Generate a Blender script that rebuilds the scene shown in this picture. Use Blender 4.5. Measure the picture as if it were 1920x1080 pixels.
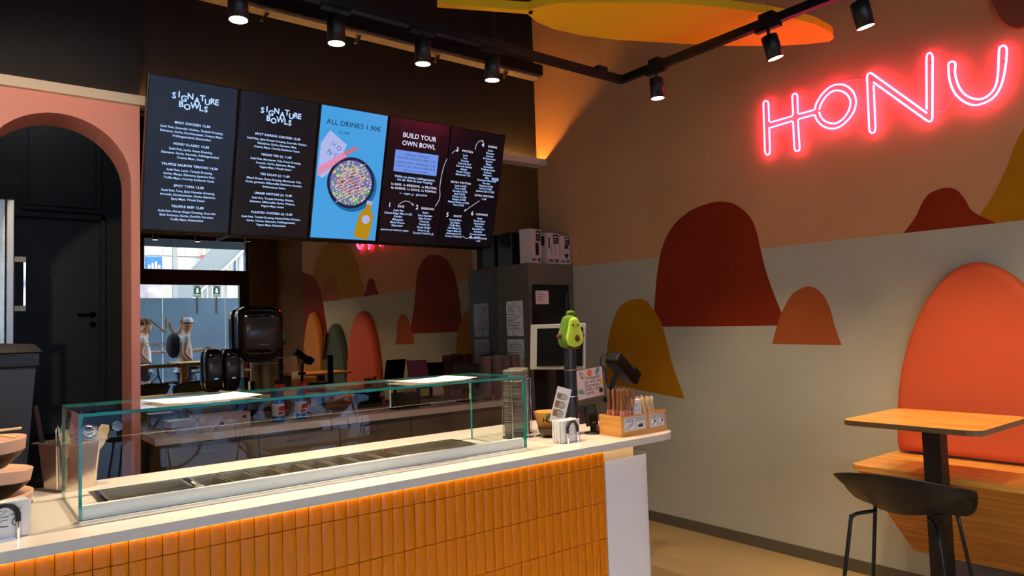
import bpy, bmesh, math, random
from mathutils import Vector, Matrix
random.seed(7)
PI = math.pi
scene = bpy.context.scene
for o in list(bpy.data.objects):
    bpy.data.objects.remove(o)
COL = scene.collection

# ------------------------------------------------------------------ camera
F_PX = 1339.44
yaw, pit, rol = [math.radians(a) for a in (38.06169, 3.08596, 1.80140)]
fw = Vector((math.sin(yaw)*math.cos(pit), math.cos(yaw)*math.cos(pit), math.sin(pit)))
rt = Vector((math.cos(yaw), -math.sin(yaw), 0))
dn = fw.cross(rt)
c_, s_ = math.cos(rol), math.sin(rol)
rt2 = c_*rt + s_*dn
dn2 = -s_*rt + c_*dn
cam_d = bpy.data.cameras.new('camera')
cam = bpy.data.objects.new('camera', cam_d)
COL.objects.link(cam)
cam_d.sensor_width = 36
cam_d.lens = F_PX/1920*36
cam_d.clip_start = 0.02
up = -dn2
cam.matrix_world = Matrix(((rt2.x, up.x, -fw.x, 0), (rt2.y, up.y, -fw.y, 0), (rt2.z, up.z, -fw.z, 1.55), (0, 0, 0, 1)))
scene.camera = cam

# ------------------------------------------------------------------ view, world, sun
vs = scene.view_settings
vs.view_transform = 'Standard'
vs.look = 'None'
vs.exposure = 0.0
vs.gamma = 1.0
vs.use_curve_mapping = False
world = bpy.data.worlds.new('world')
scene.world = world
world.use_nodes = True
wn = world.node_tree
wn.nodes.clear()
w_out = wn.nodes.new('ShaderNodeOutputWorld')
w_bg = wn.nodes.new('ShaderNodeBackground')
w_sky = wn.nodes.new('ShaderNodeTexSky')
w_sky.sky_type = 'NISHITA'
w_sky.sun_disc = False
w_sky.sun_elevation = math.radians(48)
w_sky.sun_rotation = math.radians(20)
w_sky.ozone_density = 3.0
w_bg.inputs['Strength'].default_value = 3.9
wn.links.new(w_sky.outputs[0], w_bg.inputs[0])
wn.links.new(w_bg.outputs[0], w_out.inputs[0])
sun_d = bpy.data.lights.new('sun', 'SUN')
sun_d.energy = 6.0
sun_d.angle = 0.01
sun_d.color = (1, .95, .86)
sun = bpy.data.objects.new('sun', sun_d)
COL.objects.link(sun)
sun.rotation_euler = Vector((-.35, -.72, -.75)).to_track_quat('-Z', 'Y').to_euler()

SPOT_W = 95.0      # watts of one track spot
WARM = (1.0, .80, .56)

# ------------------------------------------------------------------ materials
def lin(c):
    r = []
    for v in c:
        v /= 255.0
        r.append(v/12.92 if v <= .04045 else ((v+.055)/1.055)**2.4)
    return r

MATS = {}
def mat(name, rgb=(128,128,128), rough=.5, metal=0.0, var=0.0, scale=8.0, bump=0.0, bscale=60.0, emit=None, es=0.0,
        trans=0.0, coat=0.0, stretch=None, rgb2=None, spec=.5, ior=1.45, alpha=1.0):
    if name in MATS:
        return MATS[name]
    m = bpy.data.materials.new(name)
    m.use_nodes = True
    nt = m.node_tree
    b = nt.nodes['Principled BSDF']
    col = lin(rgb)
    b.inputs['Base Color'].default_value = (*col, 1)
    b.inputs['Roughness'].default_value = rough
    b.inputs['Metallic'].default_value = metal
    b.inputs['Specular IOR Level'].default_value = spec
    b.inputs['IOR'].default_value = ior
    b.inputs['Transmission Weight'].default_value = trans
    b.inputs['Coat Weight'].default_value = coat
    b.inputs['Coat Roughness'].default_value = .06
    b.inputs['Alpha'].default_value = alpha
    if emit:
        b.inputs['Emission Color'].default_value = (*lin(emit), 1)
        b.inputs['Emission Strength'].default_value = es
    if var or rgb2:
        tc = nt.nodes.new('ShaderNodeTexCoord')
        mp = nt.nodes.new('ShaderNodeMapping')
        if stretch:
            mp.inputs['Scale'].default_value = stretch
        nz = nt.nodes.new('ShaderNodeTexNoise')
        nz.inputs['Scale'].default_value = scale
        nz.inputs['Detail'].default_value = 5
        rp = nt.nodes.new('ShaderNodeValToRGB')
        c2 = lin(rgb2) if rgb2 else [min(1, v*(1+var)) for v in col]
        c1 = col if rgb2 else [v*(1-var) for v in col]
        rp.color_ramp.elements[0].position = .36
        rp.color_ramp.elements[0].color = (*c1, 1)
        rp.color_ramp.elements[1].position = .64
        rp.color_ramp.elements[1].color = (*c2, 1)
        nt.links.new(tc.outputs['Object'], mp.inputs[0])
        nt.links.new(mp.outputs[0], nz.inputs['Vector'])
        nt.links.new(nz.outputs['Fac'], rp.inputs[0])
        nt.links.new(rp.outputs[0], b.inputs['Base Color'])
    if bump:
        nz2 = nt.nodes.new('ShaderNodeTexNoise')
        nz2.inputs['Scale'].default_value = bscale
        nz2.inputs['Detail'].default_value = 3
        tc2 = nt.nodes.new('ShaderNodeTexCoord')
        nt.links.new(tc2.outputs['Object'], nz2.inputs['Vector'])
        bp = nt.nodes.new('ShaderNodeBump')
        bp.inputs['Strength'].default_value = bump
        bp.inputs['Distance'].default_value = .01
        nt.links.new(nz2.outputs['Fac'], bp.inputs['Height'])
        nt.links.new(bp.outputs[0], b.inputs['Normal'])
    MATS[name] = m
    return m

def emis(name, rgb, st):
    if name in MATS:
        return MATS[name]
    m = bpy.data.materials.new(name)
    m.use_nodes = True
    nt = m.node_tree
    nt.nodes.clear()
    o = nt.nodes.new('ShaderNodeOutputMaterial')
    e = nt.nodes.new('ShaderNodeEmission')
    e.inputs[0].default_value = (*lin(rgb), 1)
    e.inputs[1].default_value = st
    nt.links.new(e.outputs[0], o.inputs[0])
    MATS[name] = m
    return m

def glass_mat(name, tint=(252, 254, 253), ior=1.5, rough=0.0, boost=1.0):
    m = bpy.data.materials.new(name)
    m.use_nodes = True
    nt = m.node_tree
    nt.nodes.clear()
    o = nt.nodes.new('ShaderNodeOutputMaterial')
    mx = nt.nodes.new('ShaderNodeMixShader')
    tr = nt.nodes.new('ShaderNodeBsdfTransparent')
    gl = nt.nodes.new('ShaderNodeBsdfGlossy')
    fr = nt.nodes.new('ShaderNodeFresnel')
    fr.inputs['IOR'].default_value = ior
    tr.inputs[0].default_value = (*lin(tint), 1)
    gl.inputs['Roughness'].default_value = rough
    gl.inputs[0].default_value = (boost, boost, boost, 1)
    ge = nt.nodes.new('ShaderNodeNewGeometry')
    iv = nt.nodes.new('ShaderNodeMath'); iv.operation = 'SUBTRACT'; iv.inputs[0].default_value = 1.0
    ml = nt.nodes.new('ShaderNodeMath'); ml.operation = 'MULTIPLY'
    nt.links.new(ge.outputs['Backfacing'], iv.inputs[1])
    nt.links.new(fr.outputs[0], ml.inputs[0])
    nt.links.new(iv.outputs[0], ml.inputs[1])
    nt.links.new(ml.outputs[0], mx.inputs[0])
    nt.links.new(tr.outputs[0], mx.inputs[1])
    nt.links.new(gl.outputs[0], mx.inputs[2])
    nt.links.new(mx.outputs[0], o.inputs[0])
    MATS[name] = m
    return m

def mirror_mat():
    m = bpy.data.materials.new('dark_mirror')
    m.use_nodes = True
    nt = m.node_tree
    nt.nodes.clear()
    o = nt.nodes.new('ShaderNodeOutputMaterial')
    g = nt.nodes.new('ShaderNodeBsdfGlossy')
    g.inputs[0].default_value = (.30, .26, .21, 1)
    g.inputs['Roughness'].default_value = 0.0
    nt.links.new(g.outputs[0], o.inputs[0])
    return m

M_peach = mat('peach_paint', (208, 150, 102), .75, var=.04, scale=2, bump=.05, bscale=90, spec=.12)
M_greywall = mat('warm_grey_paint', (186, 178, 154), .75, var=.03, scale=2, bump=.05, bscale=90, spec=.12)
M_mred = mat('mural_brick_red', (140, 44, 18), .7, var=.04, scale=3, spec=.12)
M_mrust = mat('mural_rust', (176, 88, 40), .7, var=.04, scale=3, spec=.12)
M_mochre = mat('mural_ochre', (178, 116, 12), .7, var=.04, scale=3, spec=.12)
M_dark = mat('black_brown_paint', (30, 27, 26), .7, var=.08, scale=3)
M_ceil = mat('black_ceiling', (20, 18, 18), .9)
M_pink = mat('pink_paint', (216, 144, 132), .6, var=.03, scale=3)
M_floor = mat('beige_floor', (176, 146, 96), .42, var=.07, scale=1.6, bump=.02, bscale=30)
M_base = mat('taupe_baseboard', (96, 84, 62), .6, var=.05)
M_olive = mat('olive_wall', (120, 112, 80), .75, var=.05, spec=.12)
M_brown = mat('brown_wall', (120, 78, 48), .75, var=.05, spec=.12)
M_cream = mat('cream_wall', (196, 186, 168), .75)
M_top = mat('white_worktop', (232, 222, 208), .28, var=.02, scale=30, coat=.2)
M_tile = mat('amber_glaze', (236, 130, 0), .2, var=.12, scale=2.0, coat=.3)
M_grout = mat('tile_grout', (112, 70, 24), .8)
M_white = mat('white_metal', (246, 242, 236), .35)
M_cream_ply = mat('cream_ply', (226, 196, 146), .5, var=.06, scale=5)
M_steel = mat('brushed_steel', (196, 190, 180), .28, metal=1.0, var=.06, scale=6, stretch=(1, 1, 12))
M_steel_d = mat('dark_steel', (110, 104, 96), .35, metal=1.0)
M_chrome = mat('chrome', (225, 225, 225), .08, metal=1.0)
M_black = mat('black_plastic', (20, 19, 20), .38)
M_blackg = mat('black_gloss', (12, 12, 14), .14, coat=.4)
M_blackm = mat('black_metal', (18, 16, 17), .45)
M_charcoal = mat('charcoal_paint', (50, 52, 56), .55, var=.05)
M_greybin = mat('grey_bin', (70, 76, 88), .5)
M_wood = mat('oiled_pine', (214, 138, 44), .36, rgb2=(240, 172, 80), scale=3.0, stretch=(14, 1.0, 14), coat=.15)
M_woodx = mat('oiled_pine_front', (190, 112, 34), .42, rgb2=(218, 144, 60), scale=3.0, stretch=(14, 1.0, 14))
M_woode = mat('plywood_edge', (126, 92, 60), .6, var=.2, scale=30, stretch=(1, 1, 20))
M_bamboo = mat('bamboo', (206, 142, 66), .45, rgb2=(222, 160, 84), scale=4, stretch=(1, 1, 10))
M_orange = mat('orange_upholstery', (202, 80, 36), .75, bump=.08, bscale=300)
M_green = mat('green_upholstery', (64, 84, 62), .75, bump=.08, bscale=300)
M_yellow = mat('yellow_upholstery', (212, 128, 12), .75, bump=.08, bscale=300)
M_panel = mat('yellow_felt', (255, 192, 20), .85, bump=.06, bscale=400)
M_panel2 = mat('orange_felt', (240, 120, 16), .85, bump=.06, bscale=400)
M_panelr = mat('russet_felt', (150, 70, 44), .85, bump=.06, bscale=400)
M_cab = mat('olive_grey_cabinet', (98, 88, 72), .5, var=.03)
M_edge = mat('green_glass_edge', (34, 150, 136), .08, coat=.5, var=.15, scale=8)
M_glass = glass_mat('case_glass')
M_wglass = glass_mat('window_glass', (250, 252, 252))
M_edgep = mat('pale_glass_edge', (176, 196, 188), .15)
M_clear = mat('clear_plastic', (220, 214, 196), .08, trans=.82, coat=.5)
M_mirror = mirror_mat()
M_paper = mat('paper', (238, 228, 214), .8, var=.02, scale=30)
M_paperw = mat('white_napkin', (240, 238, 234), .9)
M_navy = mat('navy_print', (24, 48, 84), .7)
M_ink = mat('black_print', (24, 22, 22), .7)
M_kraft = mat('kraft_bowl', (214, 154, 70), .7, var=.04)
M_coco = mat('coconut_shell', (70, 46, 30), .35, var=.35, scale=14, bump=.3, bscale=30)
M_bowlin = mat('pink_clay', (226, 178, 150), .35)
M_bowlout = mat('black_clay', (14, 14, 16), .34, spec=.25)
M_sleeve = mat('pink_sleeve', (222, 140, 122), .7)
M_stick = mat('chopstick_wood', (158, 104, 62), .6, var=.1, scale=30)
M_palew = mat('pale_wood', (228, 200, 152), .6, var=.08, scale=20)
M_neon = emis('neon_tube', (255, 62, 124), 24.0)
M_wire = mat('thin_wire', (150, 140, 130), .4, metal=.8)
M_lamp = emis('lamp_face', (255, 236, 206), 14.0)
M_led = emis('led_strip', (255, 184, 92), 150.0)
M_frame = mat('window_frame_black', (16, 15, 16), .4)

# ------------------------------------------------------------------ mesh builder
WM = {}
class MB:
    def __init__(s):
        s.bm = bmesh.new()
        s.mi = 0
    def _f(s, vs, mi=None, smooth=False):
        try:
            f = s.bm.faces.new(vs)
        except ValueError:
            return None
        f.material_index = s.mi if mi is None else mi
        f.smooth = smooth
        return f
    def hexa(s, p, mi=None):
        s.hexa_v(p, mi)
        return s
    def hexa_v(s, p, mi=None):
        v = [s.bm.verts.new(q) for q in p]
        for ids in ((0,3,2,1), (4,5,6,7), (0,1,5,4), (1,2,6,5), (2,3,7,6), (3,0,4,7)):
            s._f([v[i] for i in ids], mi)
        return v
    def box(s, x0, x1, y0, y1, z0, z1, bev=0, seg=2, mi=None):
        if x0 > x1: x0, x1 = x1, x0
        if y0 > y1: y0, y1 = y1, y0
        if z0 > z1: z0, z1 = z1, z0
        v = s.hexa_v([(x0,y0,z0),(x1,y0,z0),(x1,y1,z0),(x0,y1,z0),(x0,y0,z1),(x1,y0,z1),(x1,y1,z1),(x0,y1,z1)], mi)
        if bev:
            ed = list({e for q in v for e in q.link_edges})
            bmesh.ops.bevel(s.bm, geom=ed, offset=bev, segments=seg, affect='EDGES', profile=.5)
        return s
    def pane(s, x0, x1, y0, y1, z0, z1):
        # glass pane: two big faces material 0, edges material 1
        d = sorted([(x1-x0, 0), (y1-y0, 1), (z1-z0, 2)])[0][1]
        v = s.hexa_v([(x0,y0,z0),(x1,y0,z0),(x1,y1,z0),(x0,y1,z0),(x0,y0,z1),(x1,y0,z1),(x1,y1,z1),(x0,y1,z1)], 1)
        for f in {f for q in v for f in q.link_faces}:
            f.normal_update()
            if abs(f.normal[d]) > .9:
                f.material_index = 0
        return s
    def cyl(s, p0, p1, r0, r1=None, seg=16, caps=True, mi=None, smooth=True):
        if r1 is None: r1 = r0
        p0, p1 = Vector(p0), Vector(p1)
        d = (p1-p0).normalized()
        a = d.orthogonal().normalized()
        b = d.cross(a)
        A, B = [], []
        for i in range(seg):
            t = 2*PI*i/seg
            o = a*math.cos(t)+b*math.sin(t)
            A.append(s.bm.verts.new(p0+o*r0)); B.append(s.bm.verts.new(p1+o*r1))
        for i in range(seg):
            j = (i+1) % seg
            s._f([A[i], A[j], B[j], B[i]], mi, smooth)
        if caps:
            s._f(A[::-1], mi); s._f(B, mi)
        return s
    def tube(s, pts, r, seg=8, closed=False, mi=None, flat=None):
        pts = [Vector(p) for p in pts]
        n = len(pts)
        rings = []
        prev = None
        for i, p in enumerate(pts):
            if closed:
                t = (pts[(i+1) % n]-pts[i-1]).normalized()
            else:
                t = (pts[min(i+1, n-1)]-pts[max(i-1, 0)]).normalized()
            if prev is None:
                a = t.orthogonal().normalized()
            else:
                a = (prev-t*prev.dot(t))
                a = a.normalized() if a.length > 1e-6 else t.orthogonal().normalized()
            prev = a
            b = t.cross(a)
            rr = r[i] if isinstance(r, (list, tuple)) else r
            rings.append([s.bm.verts.new(p+(a*math.cos(2*PI*k/seg)+b*math.sin(2*PI*k/seg))*rr) for k in range(seg)])
        m = n if closed else n-1
        for i in range(m):
            R0, R1 = rings[i], rings[(i+1) % n]
            for k in range(seg):
                s._f([R0[k], R0[(k+1) % seg], R1[(k+1) % seg], R1[k]], mi, True)
        if not closed:
            s._f(rings[0][::-1], mi); s._f(rings[-1], mi)
        return s
    def lathe(s, prof, c=(0, 0, 0), seg=24, mi=None, smooth=True):
        c = Vector(c)
        rings = []
        for r, z in prof:
            if r < 1e-5:
                rings.append([s.bm.verts.new(c+Vector((0, 0, z)))])
            else:
                rings.append([s.bm.verts.new(c+Vector((r*math.cos(2*PI*k/seg), r*math.sin(2*PI*k/seg), z))) for k in range(seg)])
        s.last = rings
        for i in range(len(rings)-1):
            A, B = rings[i], rings[i+1]
            for k in range(seg):
                j = (k+1) % seg
                if len(A) == 1 and len(B) == 1: continue
                if len(A) == 1: s._f([A[0], B[j], B[k]], mi, smooth)
                elif len(B) == 1: s._f([A[k], A[j], B[0]], mi, smooth)
                else: s._f([A[k], A[j], B[j], B[k]], mi, smooth)
        return s
    def prism(s, poly, axis, a, b, mi=None, mi_side=None, smooth=False):
        # poly in the two other axes (cyclic order x->(y,z), y->(x,z), z->(x,y))
        def P(u, v, w):
            return {'x': (w, u, v), 'y': (u, w, v), 'z': (u, v, w)}[axis]
        A = [s.bm.verts.new(P(u, v, a)) for u, v in poly]
        B = [s.bm.verts.new(P(u, v, b)) for u, v in poly]
        s._f(A, mi); s._f(B[::-1], mi)
        n = len(poly)
        for i in range(n):
            j = (i+1) % n
            s._f([A[i], A[j], B[j], B[i]], mi if mi_side is None else mi_side, smooth)
        return s
    def sphere(s, c, r, seg=16, rings=10, sc=(1, 1, 1), mi=None):
        prof = [(math.sin(PI*i/rings), -math.cos(PI*i/rings)) for i in range(rings+1)]
        s.lathe([(max(0, a)*r, z*r) for a, z in prof], (0, 0, 0), seg, mi)
        for v in [q for rg_ in s.last for q in rg_]:
            v.co = Vector((v.co.x*sc[0]+c[0], v.co.y*sc[1]+c[1], v.co.z*sc[2]+c[2]))
        return s
    def quad(s, pts, mi=None):
        s._f([s.bm.verts.new(p) for p in pts], mi)
        return s
    def xf(s, M):
        bmesh.ops.transform(s.bm, matrix=M, verts=s.bm.verts)
        return s
    def mesh(s, name, mats):
        bmesh.ops.recalc_face_normals(s.bm, faces=s.bm.faces)
        ed_ = [e for e in s.bm.edges if len(e.link_faces) == 2 and e.link_faces[0].smooth != e.link_faces[1].smooth]
        if ed_:
            bmesh.ops.split_edges(s.bm, edges=ed_)     # crisp caps beside smooth sides
        me = bpy.data.meshes.new(name)
        s.bm.to_mesh(me)
        s.bm.free()
        for m in (mats if isinstance(mats, (list, tuple)) else [mats]):
            me.materials.append(m)
        return me

def put(name, me, parent=None, M=None, world=True):
    """link a mesh as one object; vertices are in world space unless world=False"""
    o = bpy.data.objects.new(name, me)
    COL.objects.link(o)
    if parent is None:
        if M is None and len(me.vertices):
            xs = [v.co for v in me.vertices]
            lo = Vector((min(v.x for v in xs), min(v.y for v in xs), min(v.z for v in xs)))
            hi = Vector((max(v.x for v in xs), max(v.y for v in xs), max(v.z for v in xs)))
            c = Vector(((lo.x+hi.x)/2, (lo.y+hi.y)/2, lo.z))
            me.transform(Matrix.Translation(-c))
            M = Matrix.Translation(c)
        M = M or Matrix.Identity(4)
        o.matrix_world = M
        WM[o] = M.copy()
    else:
        o.parent = parent
        if M is not None:
            o.matrix_local = WM[parent].inverted() @ M if world else M
            WM[o] = M.copy() if world else WM[parent] @ M
        else:
            if world:
                me.transform(WM[parent].inverted())
            WM[o] = WM[parent].copy()
    return o

def part(name, mb, mats, parent, world=False):
    return put(name, mb.mesh(name, mats), parent, None, world)

def thing(name, label, cat, loc=(0, 0, 0), rz=0.0, group=None, rot=None):
    o = bpy.data.objects.new(name, None)
    COL.objects.link(o)
    M = Matrix.Translation(loc) @ (rot if rot else Matrix.Rotation(rz, 4, 'Z'))
    o.matrix_world = M
    o.empty_display_size = .05
    WM[o] = M.copy()
    tag(o, label, cat, group)
    return o

def tag(o, label, cat, group=None):
    o['label'] = label
    o['category'] = cat
    if group: o['group'] = group
    return o

def solo(name, mb, mats, label, cat, group=None, M=None):
    return tag(put(name, mb.mesh(name, mats), None, M), label, cat, group)

def struct(name, mb, mats):
    o = put(name, mb.mesh(name, mats))
    o['kind'] = 'structure'
    return o

def dup(root, M, label=None):
    """copy a thing with its parts and sub-parts"""
    r = root.copy(); COL.objects.link(r)
    r.matrix_world = M
    WM[r] = M.copy()
    if label: r['label'] = label
    for ch in list(root.children):
        c = ch.copy(); COL.objects.link(c); c.parent = r
        for g in list(ch.children):
            d = g.copy(); COL.objects.link(d); d.parent = c
    return r

def text_mesh(name, body, size, mats, bold=0.0, align='CENTER', space=1.0, width=None, ext=0.0, lsp=1.0):
    cu = bpy.data.curves.new(name, 'FONT')
    cu.body = body
    cu.size = size
    cu.align_x = align
    cu.align_y = 'CENTER'
    cu.offset = bold*size
    cu.space_character = space
    cu.space_line = lsp
    cu.resolution_u = 2
    cu.extrude = ext
    ob = bpy.data.objects.new(name, cu)
    me = bpy.data.meshes.new_from_object(ob)
    bpy.data.objects.remove(ob)
    bpy.data.curves.remove(cu)
    me.materials.clear()
    me.materials.append(mats)
    if width:
        w = max(v.co.x for v in me.vertices)-min(v.co.x for v in me.vertices)
        me.transform(Matrix.Diagonal((width/w, width/w, 1, 1)))
    return me

def frame_m(o, ex, ey):
    """matrix with local x->ex, local y->ey, at o"""
    ex = Vector(ex).normalized(); ey = Vector(ey).normalized(); ez = ex.cross(ey)
    return Matrix(((ex.x, ey.x, ez.x, o[0]), (ex.y, ey.y, ez.y, o[1]), (ex.z, ey.z, ez.z, o[2]), (0, 0, 0, 1)))

def smooth_poly(pts, n=4, closed=False):
    """Catmull-Rom through 2-D or 3-D points"""
    P = [Vector(p) for p in pts]
    out = []
    N = len(P)
    rng = range(N) if closed else range(N-1)
    for i in rng:
        if closed:
            p0, p1, p2, p3 = P[i-1], P[i], P[(i+1) % N], P[(i+2) % N]
        else:
            p0, p1, p2, p3 = P[max(i-1, 0)], P[i], P[i+1], P[min(i+2, N-1)]
        for k in range(n):
            t = k/n
            out.append(.5*((2*p1)+(p2-p0)*t+(2*p0-5*p1+4*p2-p3)*t*t+(3*p1-p0-3*p2+p3)*t**3))
    if not closed: out.append(P[-1])
    return [tuple(p) for p in out]

# ================================================================== THE ROOM
XW = 4.329      # right wall
YM = 5.09       # mirror / dark back wall
YF = -1.95      # shop front
XL = -2.7
ZC = 4.5
floor = struct('floor', MB().box(XL, XW, YF, 6.0, -.1, 0), M_floor)
struct('ceiling', MB().box(XL-.2, XW+.2, YF-.2, 9.0, ZC, ZC+.15), M_ceil)
wall_right = struct('wall_right', MB().box(XW, XW+.2, -.71, 9.0, 0, ZC), M_peach)
struct('wall_right_end', MB().box(XW+.005, XW+.2, YF-.2, -.71, 0, ZC), M_brown)
struct('wall_left', MB().box(XL-.2, XL, YF, 9.0, 0, ZC), M_cream)
struct('wall_back', MB().box(.93, XW, YM, YM+.15, 0, ZC).box(XL, .93, 5.0, 5.3, 3.06, ZC), M_dark)
# pink wall with the arched opening
ax0, ax1, acx, acr, asp = .105, .877, .491, .386, 2.53
arc = [(acx+acr*math.cos(PI*i/20), asp+acr*math.sin(PI*i/20)) for i in range(21)]
poly = [(.927, 0), (.927, 3.05)] + [(XL, 3.05), (XL, 0), (ax0, 0)] + arc[::-1] + [(ax1, 0)]
pk = MB()
def arch_wall(mb, y0, y1):
    # built of convex strips so that faces stay clean
    mb.box(ax1, .927, y0, y1, 0, 3.05)
    mb.box(XL, ax0, y0, y1, 0, 3.05)
    for i in range(20):
        (xa, za), (xb, zb) = arc[i], arc[i+1]
        mb.hexa([(xb, y0, zb), (xa, y0, za), (xa, y1, za), (xb, y1, zb), (xb, y0, 3.05), (xa, y0, 3.05), (xa, y1, 3.05), (xb, y1, 3.05)])
arch_wall(pk, 4.99, 5.31)
wall_arch = struct('wall_arch', pk, M_pink)
# raised dark passage behind the arch
M_pass = mat('passage_charcoal', (40, 42, 46), .5, var=.06)
struct('floor_passage', MB().box(-1.5, 1.6, 5.31, 8.4, .45, .65), mat('passage_floor', (36, 37, 40), .4))
struct('wall_passage', MB().box(-1.5, 1.6, 8.2, 8.4, .65, ZC).box(1.5, 1.6, 5.31, 8.2, .65, ZC).box(-1.6, -1.5, 5.31, 8.4, .65, ZC), M_pass)
# door in the passage
door = struct('door_1', MB().box(.45, 1.156, 8.17, 8.2, .66, 2.74, .004), mat('door_charcoal', (44, 47, 52), .45))
part('door_frame', MB().box(1.156, 1.2, 8.15, 8.2, .66, 2.79).box(.40, 1.2, 8.15, 8.2, 2.745, 2.79).box(.40, .45, 8.15, 8.2, .66, 2.745), M_pass, door, True)
part('transom_panel', MB().box(.552, 1.12, 8.165, 8.2, 2.86, 3.75, .006), mat('panel_charcoal', (46, 48, 52), .5), door, True)
part('transom_frame', MB().box(.50, 1.17, 8.175, 8.2, 2.82, 2.86).box(.50, 1.17, 8.175, 8.2, 3.75, 3.79).box(.50, .552, 8.175, 8.2, 2.86, 3.75).box(1.12, 1.17, 8.175, 8.2, 2.86, 3.75), M_pass, door, True)
part('door_handle', MB().tube([(1.09, 8.17, 1.80), (1.09, 8.11, 1.80), (1.08, 8.10, 1.80), (.95, 8.10, 1.80)], .012).cyl((1.09, 8.17, 1.80), (1.09, 8.155, 1.80), .03).cyl((1.09, 8.17, 1.70), (1.09, 8.155, 1.70), .03), M_blackg, door, True)
# mirror
mir = struct('wall_mirror', MB().box(.93, XW-.004, YM-.012, YM-.002, .9, 3.03), M_mirror)
mir['label'] = 'large dark tinted mirror behind the counter'
# ledge with LED channel
lg = MB()
lg.box(XL, XW, 4.95, YM, 3.03, 3.045)
lg.box(XL, XW, 4.95, 4.965, 3.045, 3.09)
ledge = struct('trim_1', lg, mat('ledge_white', (214, 196, 176), .5))
part('led_strip', MB().box(XL+.1, XW-.03, 5.02, 5.032, 3.046, 3.052), M_led, ledge, True)
# baseboards
struct('baseboard_right', MB().box(XW-.012, XW, -1.95, 4.6, 0, .075), M_base)
struct('baseboard_front', MB().box(3.9, XW, YF, YF+.012, 0, .075), M_base)

# murals painted on the right wall
def mural(name, pts, m, d, n=4, smooth=True):
    p = smooth_poly(pts, n) if smooth else pts
    return part(name, MB().prism([tuple(q) for q in p], 'x', XW-.0006*d, XW+.001), m, wall_right, True)
mural('painted_lower_field', [(-.709, 2.0), (1.25, 2.012), (1.83, 2.018), (2.765, 2.027), (3.689, 2.05), (4.616, 2.06), (YM-.02, 2.065), (YM-.02, .0), (-.709, .0)], M_greywall, 1, smooth=False)
mural('painted_hill', [(3.742, 1.512), (3.717, 1.733), (3.671, 1.98), (3.603, 2.161), (3.492, 2.292), (3.337, 2.371), (3.168, 2.401), (3.053, 2.395), (2.945, 2.355), (2.843, 2.261), (2.795, 2.155), (2.769, 2.024), (2.724, 1.827), (2.638, 1.59), (2.594, 1.50)], M_mred, 2)
mural('painted_hill', [(2.717, 1.378), (2.68, 1.485), (2.639, 1.58), (2.564, 1.693), (2.497, 1.734), (2.441, 1.748), (2.388, 1.731), (2.338, 1.681), (2.301, 1.595), (2.279, 1.494), (2.242, 1.372)], M_mrust, 3)
mural('painted_hill', [(1.47, 2.0155), (1.45, 2.06), (1.385, 2.15), (1.31, 2.29), (1.271, 2.387), (1.218, 2.49), (1.12, 2.62), (.97, 2.74), (.78, 2.83), (.56, 2.87), (.356, 2.867), (.105, 2.83), (-.1, 2.72), (-.3, 2.50), (-.42, 2.2), (-.45, 2.006)], M_mochre, 2)
mural('painted_hill', [(1.839, 2.0185), (1.773, 2.094), (1.734, 2.165), (1.694, 2.219), (1.637, 2.24), (1.586, 2.24), (1.544, 2.218), (1.508, 2.159), (1.486, 2.106), (1.45, 2.069), (1.37, 2.0135)], M_mred, 3)
mural('painted_hill', [(.03, 2.006), (.077, 2.172), (.181, 2.347), (.317, 2.392), (.446, 2.359), (.551, 2.221), (.667, 2.0)], M_mrust, 3)
mural('painted_hill', [(-.708, 2.52), (-.588, 2.479), (-.316, 2.416), (-.078, 2.261), (.033, 2.055), (.12, 1.813), (.204, 1.536), (.28, 1.0), (-.708, 1.0)], M_mred, 4)
mural('painted_hill', [(4.30, 1.05), (4.263, 1.311), (4.231, 1.445), (4.174, 1.578), (4.077, 1.698), (3.929, 1.739), (3.816, 1.725), (3.738, 1.65), (3.663, 1.539), (3.618, 1.399), (3.575, 1.236), (3.522, 1.096), (3.469, .967)], M_mochre, 3)

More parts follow.
